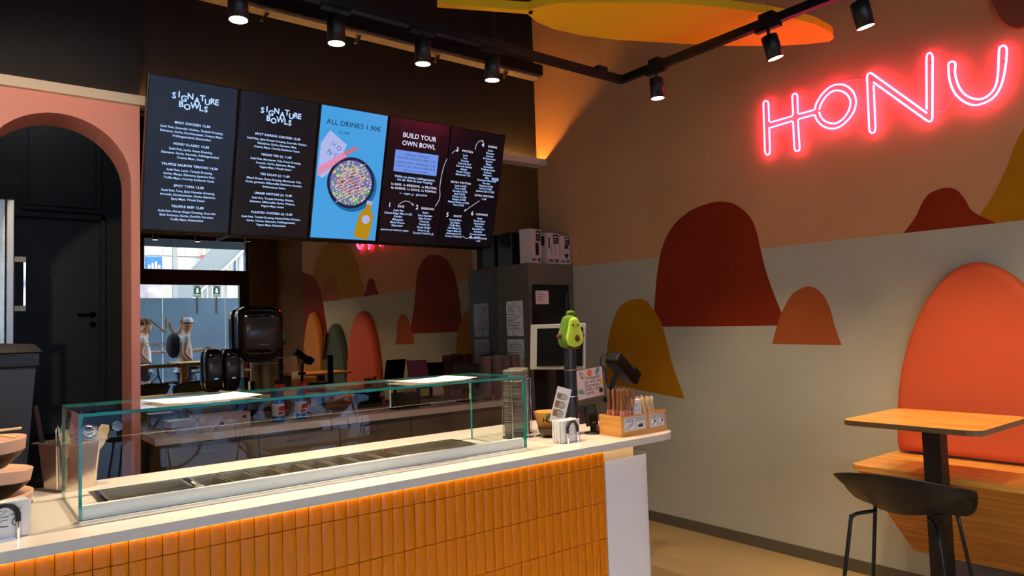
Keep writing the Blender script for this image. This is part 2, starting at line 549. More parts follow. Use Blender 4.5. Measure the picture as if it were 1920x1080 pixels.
# ------------------------------------------------------------------ shop front (behind the camera, seen in the mirror)
wf = MB()
wf.box(3.9, XW+.2, YF-.2, YF, 0, ZC).box(XL-.2, XL+.2, YF-.2, YF, 0, ZC).box(XL+.2, 3.9, YF-.2, YF, 3.16, ZC)
struct('wall_front', wf, M_olive)
for k, (xa, xb) in enumerate(((1.5, 3.9), (.1, 1.5), (-1.3, .1), (-2.5, -1.3))):
    w = MB()
    y0, y1 = YF-.12, YF-.04
    w.box(xa, xb, y0, y1, 3.10, 3.16).box(xa, xa+.045, y0, y1, .1, 3.10).box(xb-.045, xb, y0, y1, .1, 3.10)
    w.box(xa+.045, xb-.045, y0, y1, 2.38, 2.62).box(xa+.045, xb-.045, y0, y1, 0, .1)
    w.box(xb-.15, xb-.045, y0, y1, .1, 2.38)
    if k == 0:
        w.box(2.255, 2.315, y0, y1, 2.62, 3.10)
    win = struct('window_%d' % (k+1), w, M_frame)
    for (ua, ub) in (((xa+.045, 2.255), (2.315, xb-.045)) if k == 0 else ((xa+.045, xb-.045),)):
        part('pane', MB().box(ua, ub, YF-.085, YF-.077, 2.62, 3.10), M_wglass, win, True)
    part('pane', MB().box(xa+.045, xb-.15, YF-.085, YF-.077, .1, 2.38), M_wglass, win, True)
    if k == 0:
        # lettering on the glass, readable from the street
        M_gold = mat('gold_film', (250, 200, 120), .5)
        yb = YF-.092
        def gl(pts, r=.013):
            return MB().tube([(x, yb, z) for x, z in pts], r*1.35, 6)
        part('gold_letter', gl([(1.70, 1.61), (1.70, 1.86)]).tube([(1.88, yb, 1.61), (1.88, yb, 1.86)], .013, 6).tube([(1.70, yb, 1.73), (2.05, yb, 1.76)], .013, 6), M_gold, win, True)
        part('gold_letter', MB().tube([(2.20+.14*math.cos(2*PI*i/24), yb, 1.745+.12*math.sin(2*PI*i/24)) for i in range(24)], .013, 6, True), M_gold, win, True)
        part('gold_letter', gl([(2.386, 1.61), (2.386, 1.85), (2.62, 1.62), (2.629, 1.86)]), M_gold, win, True)
        part('gold_letter', gl(smooth_poly([(2.683, 1.79), (2.69, 1.70), (2.73, 1.63), (2.776, 1.61), (2.825, 1.64), (2.86, 1.72), (2.872, 1.83)], 4)), M_gold, win, True)
        me = text_mesh('gold_lettering', 'POKI BOWLS', .09, M_gold, .012, 'RIGHT', 1.25)
        put('gold_lettering', me, win, frame_m((2.612, YF-.087, 1.438), (1, 0, 0), (0, 0, 1)))

# ================================================================== COUNTER
# everything of the counter is drawn to a 0.90 m worktop height, then scaled about the camera to the new height (0.96 m)
COUNTER_CAM_SCALE = Matrix.Translation((0, 0, .143)) @ Matrix.Scale(.9077, 4)
def scale_about_camera(before):
    for o in [o for o in COL.objects if o not in before and o.parent is None]:
        o.matrix_world = COUNTER_CAM_SCALE @ WM[o]
        WM[o] = o.matrix_world.copy()
mark = set(COL.objects)
CX1 = 2.785
ctr = thing('service_counter', 'long service counter faced with glossy amber tiles under the white worktop', 'counter', (1.3, 3.2, 0))
part('carcass', MB().box(-1.6, CX1-.002, 2.802, 2.86, -.157, .86).box(-1.6, CX1-.002, 2.86, 3.7, -.157, .70).box(-1.6, .40, 2.86, 3.7, .70, .86).box(2.36, CX1-.002, 2.86, 3.7, .70, .86), M_grout, ctr, True)
TP = .0536
def tile_mesh(h, nm):
    mb = MB()
    w, bul, n = TP-.0022, .009, 7
    prof = []
    for i in range(n+1):
        t = -1+2*i/n
        prof.append((w/2*t, -bul*math.sqrt(max(0, 1-(t*.93)**2))))
    A = [mb.bm.verts.new((x, y, 0)) for x, y in prof]
    B = [mb.bm.verts.new((x, y, h-.003)) for x, y in prof]
    T_ = [mb.bm.verts.new((x*.97, y*.62, h)) for x, y in prof]
    A2 = [mb.bm.verts.new((-w/2, .004, 0)), mb.bm.verts.new((w/2, .004, 0))]
    B2 = [mb.bm.verts.new((-w/2, .004, h-.003)), mb.bm.verts.new((w/2, .004, h-.003))]
    T2 = [mb.bm.verts.new((-w/2, .004, h)), mb.bm.verts.new((w/2, .004, h))]
    for i in range(n):
        mb._f([A[i], A[i+1], B[i+1], B[i]], 0, True)
    mb._f([A2[0], A[0], B[0], B2[0]]); mb._f([A[-1], A2[1], B2[1], B[-1]])
    for i in range(n):
        mb._f([B[i], B[i+1], T_[i+1], T_[i]])
    mb._f([B2[0], B[0], T_[0], T2[0]]); mb._f([B[-1], B2[1], T2[1], T_[-1]])
    mb._f(T_+[T2[1], T2[0]]); mb._f(A[::-1]+[A2[0], A2[1]])
    return mb.mesh(nm, M_tile)
rows = [(.7850, .0735), (.5935, .1885), (.4020, .1885), (.2105, .1885), (.0190, .1885)]
tm_top, tm_full = tile_mesh(rows[0][1], 'tile_short'), tile_mesh(rows[1][1], 'tile_full')
for c in range(57):
    x = CX1-TP*(c+.5)
    for r, (z0, h) in enumerate(rows):
        # a small individual offset, as laid by hand
        M = Matrix.Translation((x, 2.80+random.uniform(-.0012, .0006), z0)) @ Matrix.Rotation(random.uniform(-.014, .014), 4, 'Z')
        put('tile', tm_top if r == 0 else tm_full, ctr, M, True)
part('under_counter_led', MB().box(-1.5, 3.12, 2.786, 2.789, .8597, .8615), emis('cool_led', (255, 216, 160), 16.0), ctr, True)
part('end_panel', MB().box(CX1, 3.06, 2.835, 3.70, -.157, .858), M_cream_ply, ctr, True)
sh = MB()
out_ = [(2.795, 2.800)] + [(3.10+.075*math.cos(a), 2.875+.075*math.sin(a)) for a in [(-PI/2+PI/2*i/8) for i in range(9)]] + [(3.175, 3.3)]
inn_ = [(2.795, 2.808)] + [(3.10+.067*math.cos(a), 2.875+.067*math.sin(a)) for a in [(-PI/2+PI/2*i/8) for i in range(9)]] + [(3.167, 3.3)]
sh.prism(out_+inn_[::-1], 'z', -.157, .80)
part('white_end_shell', sh, M_white, ctr, True)
# worktop with rounded free end
wt = MB()
rr = .16
ptsw = [(-1.6, 2.77)] + [(3.42-rr+rr*math.cos(a), 2.77+rr+rr*math.sin(a)) for a in [(-PI/2+PI/2*i/8) for i in range(9)]] + [(3.42, 3.84), (-1.6, 3.84)]
WX0, WX1, WY0, WY1 = .475, 2.30, 3.20, 3.56     # cut-out for the cold well
def ring_top(mb, z):
    pass
def slab(mb, poly2, z0, z1):
    mb.prism(poly2, 'z', z0, z1)
slab(wt, [(-1.6, 2.77), (WX0, 2.77), (WX0, 3.84), (-1.6, 3.84)], .862, .9)
slab(wt, [(WX0, 2.77), (WX1, 2.77), (WX1, WY0), (WX0, WY0)], .862, .9)
slab(wt, [(WX0, WY1), (WX1, WY1), (WX1, 3.84), (WX0, 3.84)], .862, .9)
slab(wt, [(WX1, 2.77)] + ptsw[1:11] + [(WX1, 3.84)], .862, .9)
worktop = solo('worktop', wt, M_top, 'continuous white worktop with rounded end on the tiled counter', 'worktop')

# cold well and its pans
well = thing('cold_well', 'sunken steel cold well with empty food pans under the glass cover', 'food well', (1.4, 3.38, .74))
part('basin', MB().box(WX0, WX1, WY0, WY1, .735, .745).box(WX0, WX0+.004, WY0, WY1, .745, .899).box(WX1-.004, WX1, WY0, WY1, .745, .899).box(WX0+.004, WX1-.004, WY0, WY0+.004, .745, .899).box(WX0+.004, WX1-.004, WY1-.004, WY1, .745, .899), M_steel, well, True)
part('rim', MB().box(WX0-.015, WX1+.015, WY0-.012, WY0+.006, .9, .903).box(WX0-.015, WX1+.015, WY1-.006, WY1+.012, .9, .903).box(WX0-.015, WX0+.006, WY0+.006, WY1-.006, .9, .903).box(WX1-.006, WX1+.015, WY0+.006, WY1-.006, .9, .903), M_steel, well, True)
M_pan = mat('satin_pan', (178, 168, 150), .32, metal=.75, var=.05, scale=8)
def pan(x0, x1, y0, y1, nm, label, z=.8995):
    t = .0015
    mb = MB()
    mb.box(x0, x1, y0, y0+.010, z, z+.003).box(x0, x1, y1-.010, y1, z, z+.003).box(x0, x0+.010, y0+.01, y1-.01, z, z+.003).box(x1-.010, x1, y0+.01, y1-.01, z, z+.003)
    a, b, c, d = x0+.010, x1-.010, y0+.010, y1-.010
    mb.box(a, b, c, c+t, z-.10, z).box(a, b, d-t, d, z-.10, z).box(a, a+t, c+t, d-t, z-.10, z).box(b-t, b, c+t, d-t, z-.10, z).box(a, b, c, d, z-.102, z-.10)
    return solo(nm, mb, M_pan, label, 'food pan', 'steel pans in the cold well')
pan(WX0+.02, .828, WY0+.008, 3.335, 'food_pan', 'front long steel pan at the left end of the cold well')
pan(WX0+.02, .828, 3.345, WY1-.008, 'food_pan', 'rear long steel pan at the left end of the cold well')
ords = ['first', 'second', 'third', 'fourth', 'fifth', 'sixth', 'seventh', 'eighth']
for i in range(8):
    xa = .855+i*.125
    pan(xa, xa+.118, WY0+.008, WY1-.008, 'food_pan', 'narrow steel food pan, %s from the left in the cold well' % ords[i])
pan(1.862, WX1-.008, WY0+.008, 3.335, 'food_pan', 'front wide steel pan at the right end of the cold well')
pan(1.862, WX1-.008, 3.345, WY1-.008, 'food_pan', 'rear wide steel pan at the right end of the cold well')
solo('white_spoon', MB().sphere((.842, 3.30, .903), .022, 14, 8, (1, 1.7, .35)).tube([(.842, 3.33, .902), (.846, 3.44, .9)], .006), M_white, 'small white serving spoon lying across the pan rims', 'spoon')

# glass cover
GX0, GX1, GY0, GY1, GZ1 = .356, 2.413, 2.995, 3.50, 1.285
gc = thing('glass_cover', 'long clear glass sneeze guard with green edges on the white worktop', 'glass guard', (1.38, 3.25, .9))
T = .012
part('front_pane', MB().pane(GX0, GX1, GY0, GY0+T, .905, GZ1-T), [M_glass, M_edge], gc, True)
part('side_pane', MB().pane(GX0, GX0+T, GY0+T, GY1, .9, GZ1-T), [M_glass, M_edge], gc, True)
part('side_pane', MB().pane(GX1-T, GX1, GY0+T, GY1, .9, GZ1-T), [M_glass, M_edge], gc, True)
part('top_pane', MB().pane(GX0, GX1, GY0, GY1, GZ1-T, GZ1), [M_glass, M_edge], gc, True)
bf = part('rear_flap', MB().pane(GX0+.03, 1.86, GY1-.03, GY1-.022, 1.135, GZ1-.012), [M_glass, M_edgep], gc, True)
part('rear_flap', MB().pane(1.865, GX1-.03, GY1-.03, GY1-.022, 1.135, GZ1-.012), [M_glass, M_edgep], gc, True)
part('flap_knob', MB().cyl((.553, GY1-.058, 1.18), (.553, GY1-.03, 1.18), .019, seg=24), M_chrome, bf, True)
me = text_mesh('etched_mark', 'inside', .028, mat('etch_white', (220, 226, 228), .6), 0, 'CENTER')
put('etched_mark', me, gc, frame_m((.405, GY0-.0006, 1.205), (0, 0, 1), (-1, 0, 0)))
up_ = MB().box(GX0+.012, GX1-.012, GY0+.016, GY0+.036, .9, .956, .003)
part('front_rail', up_, M_white, gc, True)
part('foot_strip', MB().box(GX0, GX1, GY0-.014, GY0+T+.004, .9, .905), M_white, gc, True)
M_t = mat('clear_line', (220, 222, 218), .5)
# papers on the glass
def paper(cx, cy, w, d, rz, label):
    mb = MB()
    n = 6
    for i in range(n):
        for j in range(2):
            xa, xb = -w/2+w*i/n, -w/2+w*(i+1)/n
            f = lambda x: .002+.006*(2*x/w)**4
            ya, yb2 = (-d/2, 0) if j == 0 else (0, d/2)
            mb.quad([(xa, ya, f(xa)), (xb, ya, f(xb)), (xb, yb2, f(xb)), (xa, yb2, f(xa))])
    M = Matrix.Translation((cx, cy, GZ1)) @ Matrix.Rotation(rz, 4, 'Z')
    o = solo('paper_sheet', mb, M_paper, label, 'paper', None, M)
    md = o.modifiers.new('thickness', 'SOLIDIFY'); md.thickness = .0008; md.offset = 1
    return o
paper(.83, 3.21, .40, .29, .12, 'white paper sheet on the glass guard above the left pans')
paper(1.95, 3.18, .38, .27, .10, 'white paper sheet on the glass guard near the clear lid stacks')

scale_about_camera(mark)

# ================================================================== RIGHT WALL BENCH AND BACKRESTS
bench = thing('wall_bench', 'long high pine bench with slanted front along the mural wall', 'bench', (4.05, .6, 0))
bt = MB()
def bench_prof(y):
    return None
BF = 3.765
y0b, y1b = -.70, 1.94
sec = [(BF, .764), (BF-.008, .752), (BF-.004, .735), (BF+.235, .30), (BF+.245, .285), (XW-.002, .285), (XW-.002, .764)]
bt2 = MB()
bt2.prism([(BF+.05, y1b), (BF+.02, y1b-.006), (BF+.004, y1b-.02), (BF-.006, y1b-.045), (BF-.008, y1b-.08), (BF-.008, y0b)]+[(XW-.014, y0b), (XW-.014, y1b)], 'z', .735, .764)
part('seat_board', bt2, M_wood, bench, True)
fr = MB()
fr.hexa([(BF, y0b, .735), (BF+.012, y1b-.03, .735), (XW-.014, y1b-.02, .735), (XW-.014, y0b, .735),
         (BF+.24, y0b, .30), (BF+.25, y1b-.19, .30), (XW-.014, y1b-.18, .30), (XW-.014, y0b, .30)])
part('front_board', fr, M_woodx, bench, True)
part('plinth', MB().box(4.12, XW-.014, y0b, 1.62, 0, .30), mat('plinth_taupe', (104, 90, 78), .6), bench, True)
part('foot_rail', MB().tube([(3.98, -.6, .12), (3.98, 1.62, .12)], .018, 10), M_steel_d, bench, True)
part('rail_flange', MB().cyl((4.121, 1.38, .17), (4.105, 1.38, .17), .05, seg=20).tube([(4.11, 1.38, .17), (4.03, 1.40, .17), (3.98, 1.44, .12)], .012), M_blackm, bench, True)

def backrest(cy, hw, zt, m, label, zb=.775):
    pts = []
    n = 28
    z1 = .82
    for i in range(n+1):
        q = -1+2*i/n
        f = 1-abs(q)**2.2                      # height fraction, denser towards the tip
        y = cy-math.copysign(hw*max(0, 1-f*f)**.56, q)
        pts.append((y, z1+(zt-z1)*f))
    pts = [(cy+hw*.985, zb)]+pts+[(cy-hw*.985, zb)]
    mb = MB()
    th = .085
    # rounded pad: stacked inset outlines
    cz = (zb+zt)/2
    lay = [(0, .985), (.15, .997), (.35, 1.0), (.55, .995), (.72, .982), (.85, .962), (.94, .935), (.985, .90), (1.0, .86)]
    rings = []
    for d, sc in lay:
        rings.append([mb.bm.verts.new((XW-.014-th*d, cy+(y-cy)*sc, cz+(z-cz)*(1-(1-sc)*.7))) for y, z in pts])
    for a in range(len(rings)-1):
        for i in range(len(pts)):
            j = (i+1) % len(pts)
            mb._f([rings[a][i], rings[a][j], rings[a+1][j], rings[a+1][i]], 0, True)
    mb._f(rings[-1]); mb._f(rings[0][::-1])
    return solo('upholstered_backrest', mb, m, label, 'backrest', 'rounded backrests above the wall bench')
backrest(1.46, .455, 1.815, M_orange, 'orange surfboard-shaped padded backrest on the wall behind the square table')
backrest(.585, .385, 1.67, M_green, 'green padded backrest between the orange and yellow ones, seen in the mirror')
backrest(-.185, .37, 1.86, M_yellow, 'yellow padded backrest at the wall end, seen in the mirror')

# ------------------------------------------------------------------ tables
def square_table(cx, cy, label, rz=0):
    t = thing('bar_table', label, 'table', (cx, cy, 0), rz, 'square pine bar tables')
    h = .30
    r = .055
    pts = []
    for (sx, sy, a0) in ((1, 1, 0), (-1, 1, PI/2), (-1, -1, PI), (1, -1, 1.5*PI)):
        for i in range(4):
            a = a0+PI/2*i/3
            pts.append((sx*(h-r)+r*math.cos(a), sy*(h-r)+r*math.sin(a)))
    part('tabletop', MB().prism(pts, 'z', 1.028, 1.052, 0, 1), [M_wood, M_woode], t)
    part('pole', MB().box(-.04, .04, -.04, .04, .012, 1.02, .002), M_blackm, t)
    part('top_plate', MB().box(-.15, .15, -.15, .15, 1.02, 1.028), M_blackm, t)
    part('foot_plate', MB().box(-.22, .22, -.22, .22, 0, .012, .003), M_blackm, t)
    return t
square_table(3.67, 1.475, 'square pine bar table on a black post before the orange backrest')
square_table(3.62, -.25, 'square pine bar table near the yellow backrest, seen in the mirror')

# ------------------------------------------------------------------ bar stools
def make_stool(label, loc, rz):
    t = thing('bar_stool', label, 'stool', loc, rz, 'black shell bar stools')
    mb = MB()
    nu, nr = 36, 9
    def surf(th, r, off=0):
        # back is -x, front +x ; y lateral
        cx = math.cos(th); sy = math.sin(th)
        bx, by = (.205 if cx > 0 else .215), .262
        back = max(0, -cx)
        side = abs(sy)
        u_ = min(1, max(0, (cx+.05)/.75))
        lip = (.118+.066*back**1.4)*(1-u_*u_*(3-2*u_))-.018*u_
        x = bx*cx*r*(1+.10*back*r); y = by*sy*r*(1+.02*r)
        z = .735+lip*max(0, (r-.22)/.78)**1.55
        return (x, y, z-off)
    top, bot = [], []
    for L, off in ((top, 0), (bot, .009)):
        for k in range(nr):
            r = (k+1)/nr
            L.append([mb.bm.verts.new(surf(2*PI*i/nu, r*(1 if off == 0 else 1.0), off if k < nr-1 else off*.6)) for i in range(nu)])
        L.insert(0, [mb.bm.verts.new((0, 0, .735-off))])
    for L in (top, bot):
        for k in range(nr):
            for i in range(nu):
                j = (i+1) % nu
                if k == 0: mb._f([L[0][0], L[1][i], L[1][j]], 0, True)
                else: mb._f([L[k][i], L[k+1][i], L[k+1][j], L[k][j]], 0, True)
    for i in range(nu):
        j = (i+1) % nu
        mb._f([top[nr][i], bot[nr][i], bot[nr][j], top[nr][j]], 0, True)
    part('seat_shell', mb, mat('stool_black', (24, 22, 23), .42), t)
    for sx in (-1, 1):
        for sy in (-1, 1):
            part('leg', MB().tube(smooth_poly([(sx*.03, sy*.10, .722), (sx*.12, sy*.145, .722), (sx*.148, sy*.160, .705), (sx*.156, sy*.166, .66), (sx*.235, sy*.245, .006)], 3), .008, 8), M_blackm, t)
    ft = .26
    k = (.70-ft)/.694
    a, b = .150+(.235-.150)*k, .162+(.245-.162)*k
    part('foot_ring', MB().tube([(-a, -b, ft), (-a, b, ft), (a, b, ft), (a, -b, ft)], .006, 8, True), M_blackm, t)
    return t
stool = make_stool('black shell bar stool standing beside the table with the orange backrest behind it', (3.13, 1.395, 0), .13)
dup(stool, Matrix.Translation((3.02, -.25, 0)), 'black shell bar stool at the far table, seen in the mirror below the yellow backrest')
for i, (x, y, a, w_) in enumerate(((2.20, -1.05, -1.5, 'left'), (2.76, -1.02, -1.7, 'middle'), (3.40, -1.05, -1.5, 'right'), (1.2, -1.05, -1.6, 'far left'))):
    dup(stool, Matrix.Translation((x, y, 0)) @ Matrix.Rotation(a, 4, 'Z'), 'black bar stool at the %s of the window bar, seen in the mirror' % w_)
# window bar
wb = thing('window_bar', 'long wooden bar along the shop window, seen in the mirror', 'bar table', (1.6, -1.6, 0))
part('bar_top', MB().box(-.4, 3.8, -1.82, -1.42, 1.10, 1.14, .004), M_wood, wb, True)
for x in (-.2, 1.3, 2.78, 3.7):
    part('post', MB().box(x-.04, x+.04, -1.64, -1.56, 0, 1.10), M_bamboo, wb, True)
lt = thing('low_table', 'low pine table near the window bar, seen in the mirror', 'table', (2.1, .1, 0))
part('tabletop', MB().box(1.75, 2.55, -.2, .4, .72, .75, .004), M_wood, lt, True)
for sx in (1.79, 2.51):
    for sy in (-.16, .36):
        part('leg', MB().box(sx-.02, sx+.02, sy-.02, sy+.02, 0, .72), M_blackm, lt, True)

# ================================================================== NEON SIGN
NX = XW-.034
H1 = [(2.637, 2.814), (2.64, 2.667), (2.646, 2.65), (2.659, 2.644), (2.673, 2.656), (2.678, 2.675), (2.671, 2.996), (2.666, 3.01), (2.65, 3.013), (2.636, 3.002), (2.633, 2.983), (2.635, 2.871), (2.627, 2.86), (2.604, 2.859), (2.472, 2.861), (2.461, 2.872), (2.461, 2.987), (2.454, 3.001), (2.439, 3.003), (2.427, 2.994), (2.424, 2.976), (2.428, 2.872), (2.419, 2.863), (2.401, 2.862), (2.322, 2.863)]
H2 = [(2.641, 2.823), (2.474, 2.829), (2.464, 2.823), (2.465, 2.647), (2.46, 2.633), (2.45, 2.625), (2.434, 2.627), (2.428, 2.639), (2.43, 2.823), (2.421, 2.831), (2.324, 2.832)]
O1 = [(2.313, 2.863), (2.299, 2.902), (2.258, 2.95), (2.202, 2.98), (2.148, 2.979), (2.099, 2.953), (2.063, 2.904), (2.05, 2.846), (2.067, 2.787), (2.111, 2.741), (2.163, 2.715), (2.214, 2.717), (2.264, 2.745), (2.3, 2.788), (2.315, 2.829)]
O2 = [(2.283, 2.855), (2.267, 2.893), (2.233, 2.929), (2.195, 2.947), (2.161, 2.944), (2.123, 2.924), (2.094, 2.888), (2.084, 2.849), (2.097, 2.803), (2.132, 2.762), (2.172, 2.745), (2.206, 2.748), (2.248, 2.772), (2.275, 2.807), (2.285, 2.841)]
N1 = [(1.941, 2.914), (1.945, 2.657), (1.951, 2.635), (1.967, 2.63), (1.979, 2.642), (1.982, 2.665), (1.977, 2.972), (1.971, 2.99), (1.955, 2.993), (1.938, 2.976), (1.66, 2.673)]
N2 = [(1.942, 2.932), (1.662, 2.63), (1.65, 2.621), (1.637, 2.625), (1.633, 2.642), (1.612, 2.978), (1.616, 2.997), (1.625, 3.007), (1.637, 3.004), (1.644, 2.988), (1.66, 2.694)]
U1 = [(1.536, 2.905), (1.528, 2.921), (1.515, 2.922), (1.504, 2.913), (1.501, 2.895), (1.506, 2.851), (1.491, 2.773), (1.459, 2.717), (1.414, 2.685), (1.373, 2.681), (1.33, 2.712), (1.308, 2.776), (1.294, 2.91), (1.286, 2.927), (1.272, 2.929), (1.263, 2.919), (1.26, 2.898), (1.271, 2.812), (1.297, 2.721), (1.34, 2.667), (1.409, 2.652), (1.461, 2.677), (1.51, 2.738), (1.534, 2.819)]
neon = thing('neon_sign', 'glowing pink-red neon sign of four outlined letters on the peach wall', 'neon sign', (NX, 1.97, 2.62))
def ntube(p, closed=False, sm=0):
    q = smooth_poly(p, sm, closed) if sm else p
    return MB().tube([(NX, y, z) for y, z in q], .0055, 8, closed)
part('letter_tube', ntube(H1), M_neon, neon, True)
part('letter_tube', ntube(H2), M_neon, neon, True)
part('letter_tube', ntube(O1, sm=3), M_neon, neon, True)
part('letter_tube', ntube(O2, sm=3), M_neon, neon, True)
part('letter_tube', ntube(N1), M_neon, neon, True)
part('letter_tube', ntube(N2), M_neon, neon, True)
part('letter_tube', ntube(U1, True, 3), M_neon, neon, True)
pins = MB()
for (y, z) in ((2.66, 2.70), (2.66, 2.95), (2.446, 2.70), (2.446, 2.95), (2.19, 2.722), (2.17, 2.972), (1.96, 2.70), (1.96, 2.95), (1.627, 2.70), (1.627, 2.95), (1.41, 2.66), (1.28, 2.85), (1.52, 2.85)):
    pins.cyl((XW, y, z), (NX, y, z), .004, seg=8)
part('standoff', pins, M_clear, neon, True)
part('power_cable', MB().tube([(XW-.006, y, z) for y, z in smooth_poly([(2.155, 2.986), (2.104, 2.994), (2.032, 2.98), (1.97, 2.945)], 4)], .0022, 6).tube([(XW-.006, y, z) for y, z in smooth_poly([(1.622, 2.676), (1.581, 2.674), (1.524, 2.737)], 4)], .0022, 6), mat('cable_white', (220, 200, 190), .5), neon, True)

# ================================================================== TRACK LIGHTS
TZ = 3.06
TY, TX = 2.995, 3.262
trk = thing('light_track', 'black ceiling light track making a corner in front of the mural wall', 'light track', (TX, TY, TZ))
part('rail', MB().box(-2.2, TX+.018, TY-.018, TY+.018, TZ-.022, TZ+.022), M_blackm, trk, True)
part('rail', MB().box(TX-.018, TX+.018, -1.5, TY-.018, TZ-.022, TZ+.022), M_blackm, trk, True)
for (x, y) in ((2.28, TY), (3.08, TY), (.2, TY)):
    h = part('hanger', MB().box(x-.04, x+.04, y-.024, y+.024, TZ+.005, TZ+.045, .003), M_blackm, trk, True)
    part('suspension_wire', MB().cyl((x, y, TZ+.045), (x, y, ZC), .0014, seg=6), M_wire, h, True)
for (x, y) in ((TX, 2.72), (TX, 1.98), (TX, .5)):
    h = part('hanger', MB().box(x-.024, x+.024, y-.04, y+.04, TZ+.005, TZ+.045, .003), M_blackm, trk, True)
    part('suspension_wire', MB().cyl((x, y, TZ+.045), (x, y, ZC), .0014, seg=6), M_wire, h, True)
def track_spot(x, y, aim, label, along='x', power=SPOT_W, rail_z=TZ, size=88):
    """black cylinder spot hanging from the rail, its lamp inside"""
    t = thing('track_spot', label, 'spotlight', (x, y, rail_z-.022), 0, 'black track spotlights')
    ad = MB()
    if along == 'x': ad.box(-.07, .07, -.017, .017, -.02, 0, .003)
    else: ad.box(-.017, .017, -.07, .07, -.02, 0, .003)
    part('adapter', ad, M_blackm, t)
    part('stem', MB().cyl((0, 0, -.02), (0, 0, -.06), .008, seg=10), M_blackm, t)
    d = (Vector(aim)-Vector((x, y, rail_z-.12))).normalized()
    R = d.to_track_quat('-Z', 'Y').to_matrix().to_4x4()
    piv = Matrix.Translation((0, 0, -.045)) @ R
    can = MB()
    can.lathe([(0, -.005), (.037, -.005), (.041, -.010), (.041, -.125), (.037, -.125), (.036, -.112), (.0, -.112)][:5], seg=28)
    can.xf(piv)
    c = part('can', can, M_black, t)
    face = MB().lathe([(0, -.108), (.036, -.108)], seg=28)
    face.lathe([(.036, -.108), (.0375, -.125)], seg=28)
    face.xf(piv)
    part('lamp_face', face, M_lamp, c)
    l = bpy.data.lights.new('spot_lamp', 'SPOT')
    l.energy = power
    l.color = WARM
    l.spot_size = math.radians(size)
    l.spot_blend = .75
    l.shadow_soft_size = .03
    lo = bpy.data.objects.new('spot_lamp', l)
    COL.objects.link(lo)
    lo.parent = t
    lo.matrix_local = piv @ Matrix.Translation((0, 0, -.130))
    return t
track_spot(.93, TY, (.93, 2.90, .9), 'black track spotlight, leftmost above the menu screens')
track_spot(1.37, TY, (1.38, 3.02, .9), 'black track spotlight, second from left above the menu screens')
track_spot(1.83, TY, (1.84, 3.08, .9), 'black track spotlight, third from left above the menu screens')
track_spot(2.26, TY, (2.27, 3.10, .9), 'black track spotlight nearest the end of the cable tray')
track_spot(TX, 2.72, (3.36, 2.70, 0), 'black track spotlight just right of the track corner', 'y')
track_spot(TX, 1.98, (3.72, 1.72, 1.0), 'black track spotlight in front of the hanging orange oval panel', 'y', SPOT_W*.75, size=62)
track_spot(TX, 1.52, (3.75, 1.30, .9), 'black track spotlight nearest the neon letters', 'y', SPOT_W*.75, size=62)
track_spot(-.25, TY, (.45, 5.0, 2.3), 'black track spotlight turned to the pink arch, outside the picture', 'x', SPOT_W*1.1, size=70)
track_spot(.40, TY, (.40, 2.90, .9), 'black track spotlight outside the picture on the left')
track_spot(TX, .75, (3.75, .6, .7), 'black track spotlight above the bench, outside the picture', 'y', SPOT_W*.6)
track_spot(TX, -.1, (3.75, -.2, .7), 'black track spotlight near the shop front, outside the picture', 'y', SPOT_W*.6)
for x, l in ((2.36, 'left'), (2.96, 'right')):
    track_spot(x, -1.45, (x, -1.45, 0), 'black spotlight before the shop window, %s of the two seen in the mirror' % l, 'x', SPOT_W*.3, 3.20)
trk2 = solo('light_track', MB().box(-2.4, 4.0, -1.468, -1.432, 3.178, 3.222), M_blackm, 'black light track along the shop window', 'light track')

# cable tray by the dark wall
tray = thing('cable_tray', 'dark metal cable tray with brackets high in front of the black wall', 'cable tray', (1.2, 4.55, 3.66))
part('channel', MB().box(-2.2, 3.93, 4.50, 4.51, 3.672, 3.76).box(-2.2, 3.93, 4.51, 4.66, 3.672, 3.68).box(-2.2, 3.93, 4.65, 4.66, 3.68, 3.76), mat('tray_steel', (24, 22, 22), .4, metal=.3, var=.3, scale=20), tray, True)
part('lower_lip', MB().box(-2.2, 3.92, 4.52, 4.62, 3.655, 3.672), mat('lip_beige', (112, 98, 86), .6, var=.3, scale=14, stretch=(1, 10, 10)), tray, True)
for i in range(9):
    x = -1.75+i*.66
    part('bracket', MB().hexa([(x, 4.53, 3.58), (x+.02, 4.53, 3.58), (x+.02, 4.545, 3.58), (x, 4.545, 3.58), (x+.05, 4.56, 3.655), (x+.07, 4.56, 3.655), (x+.07, 4.60, 3.655), (x+.05, 4.60, 3.655)]), mat('bracket_grey', (92, 84, 78), .5, metal=.5), tray, True)
for i in range(5):
    part('cable', MB().tube(smooth_poly([(-2.1+.0*i, 4.53+.022*i, 3.70), (-.5, 4.54+.02*i+.008*math.sin(i), 3.70), (1.5, 4.53+.022*i, 3.70+.01*math.sin(i*2)), (3.9, 4.54+.02*i, 3.70)], 4), .009, 6), M_black, tray, True)

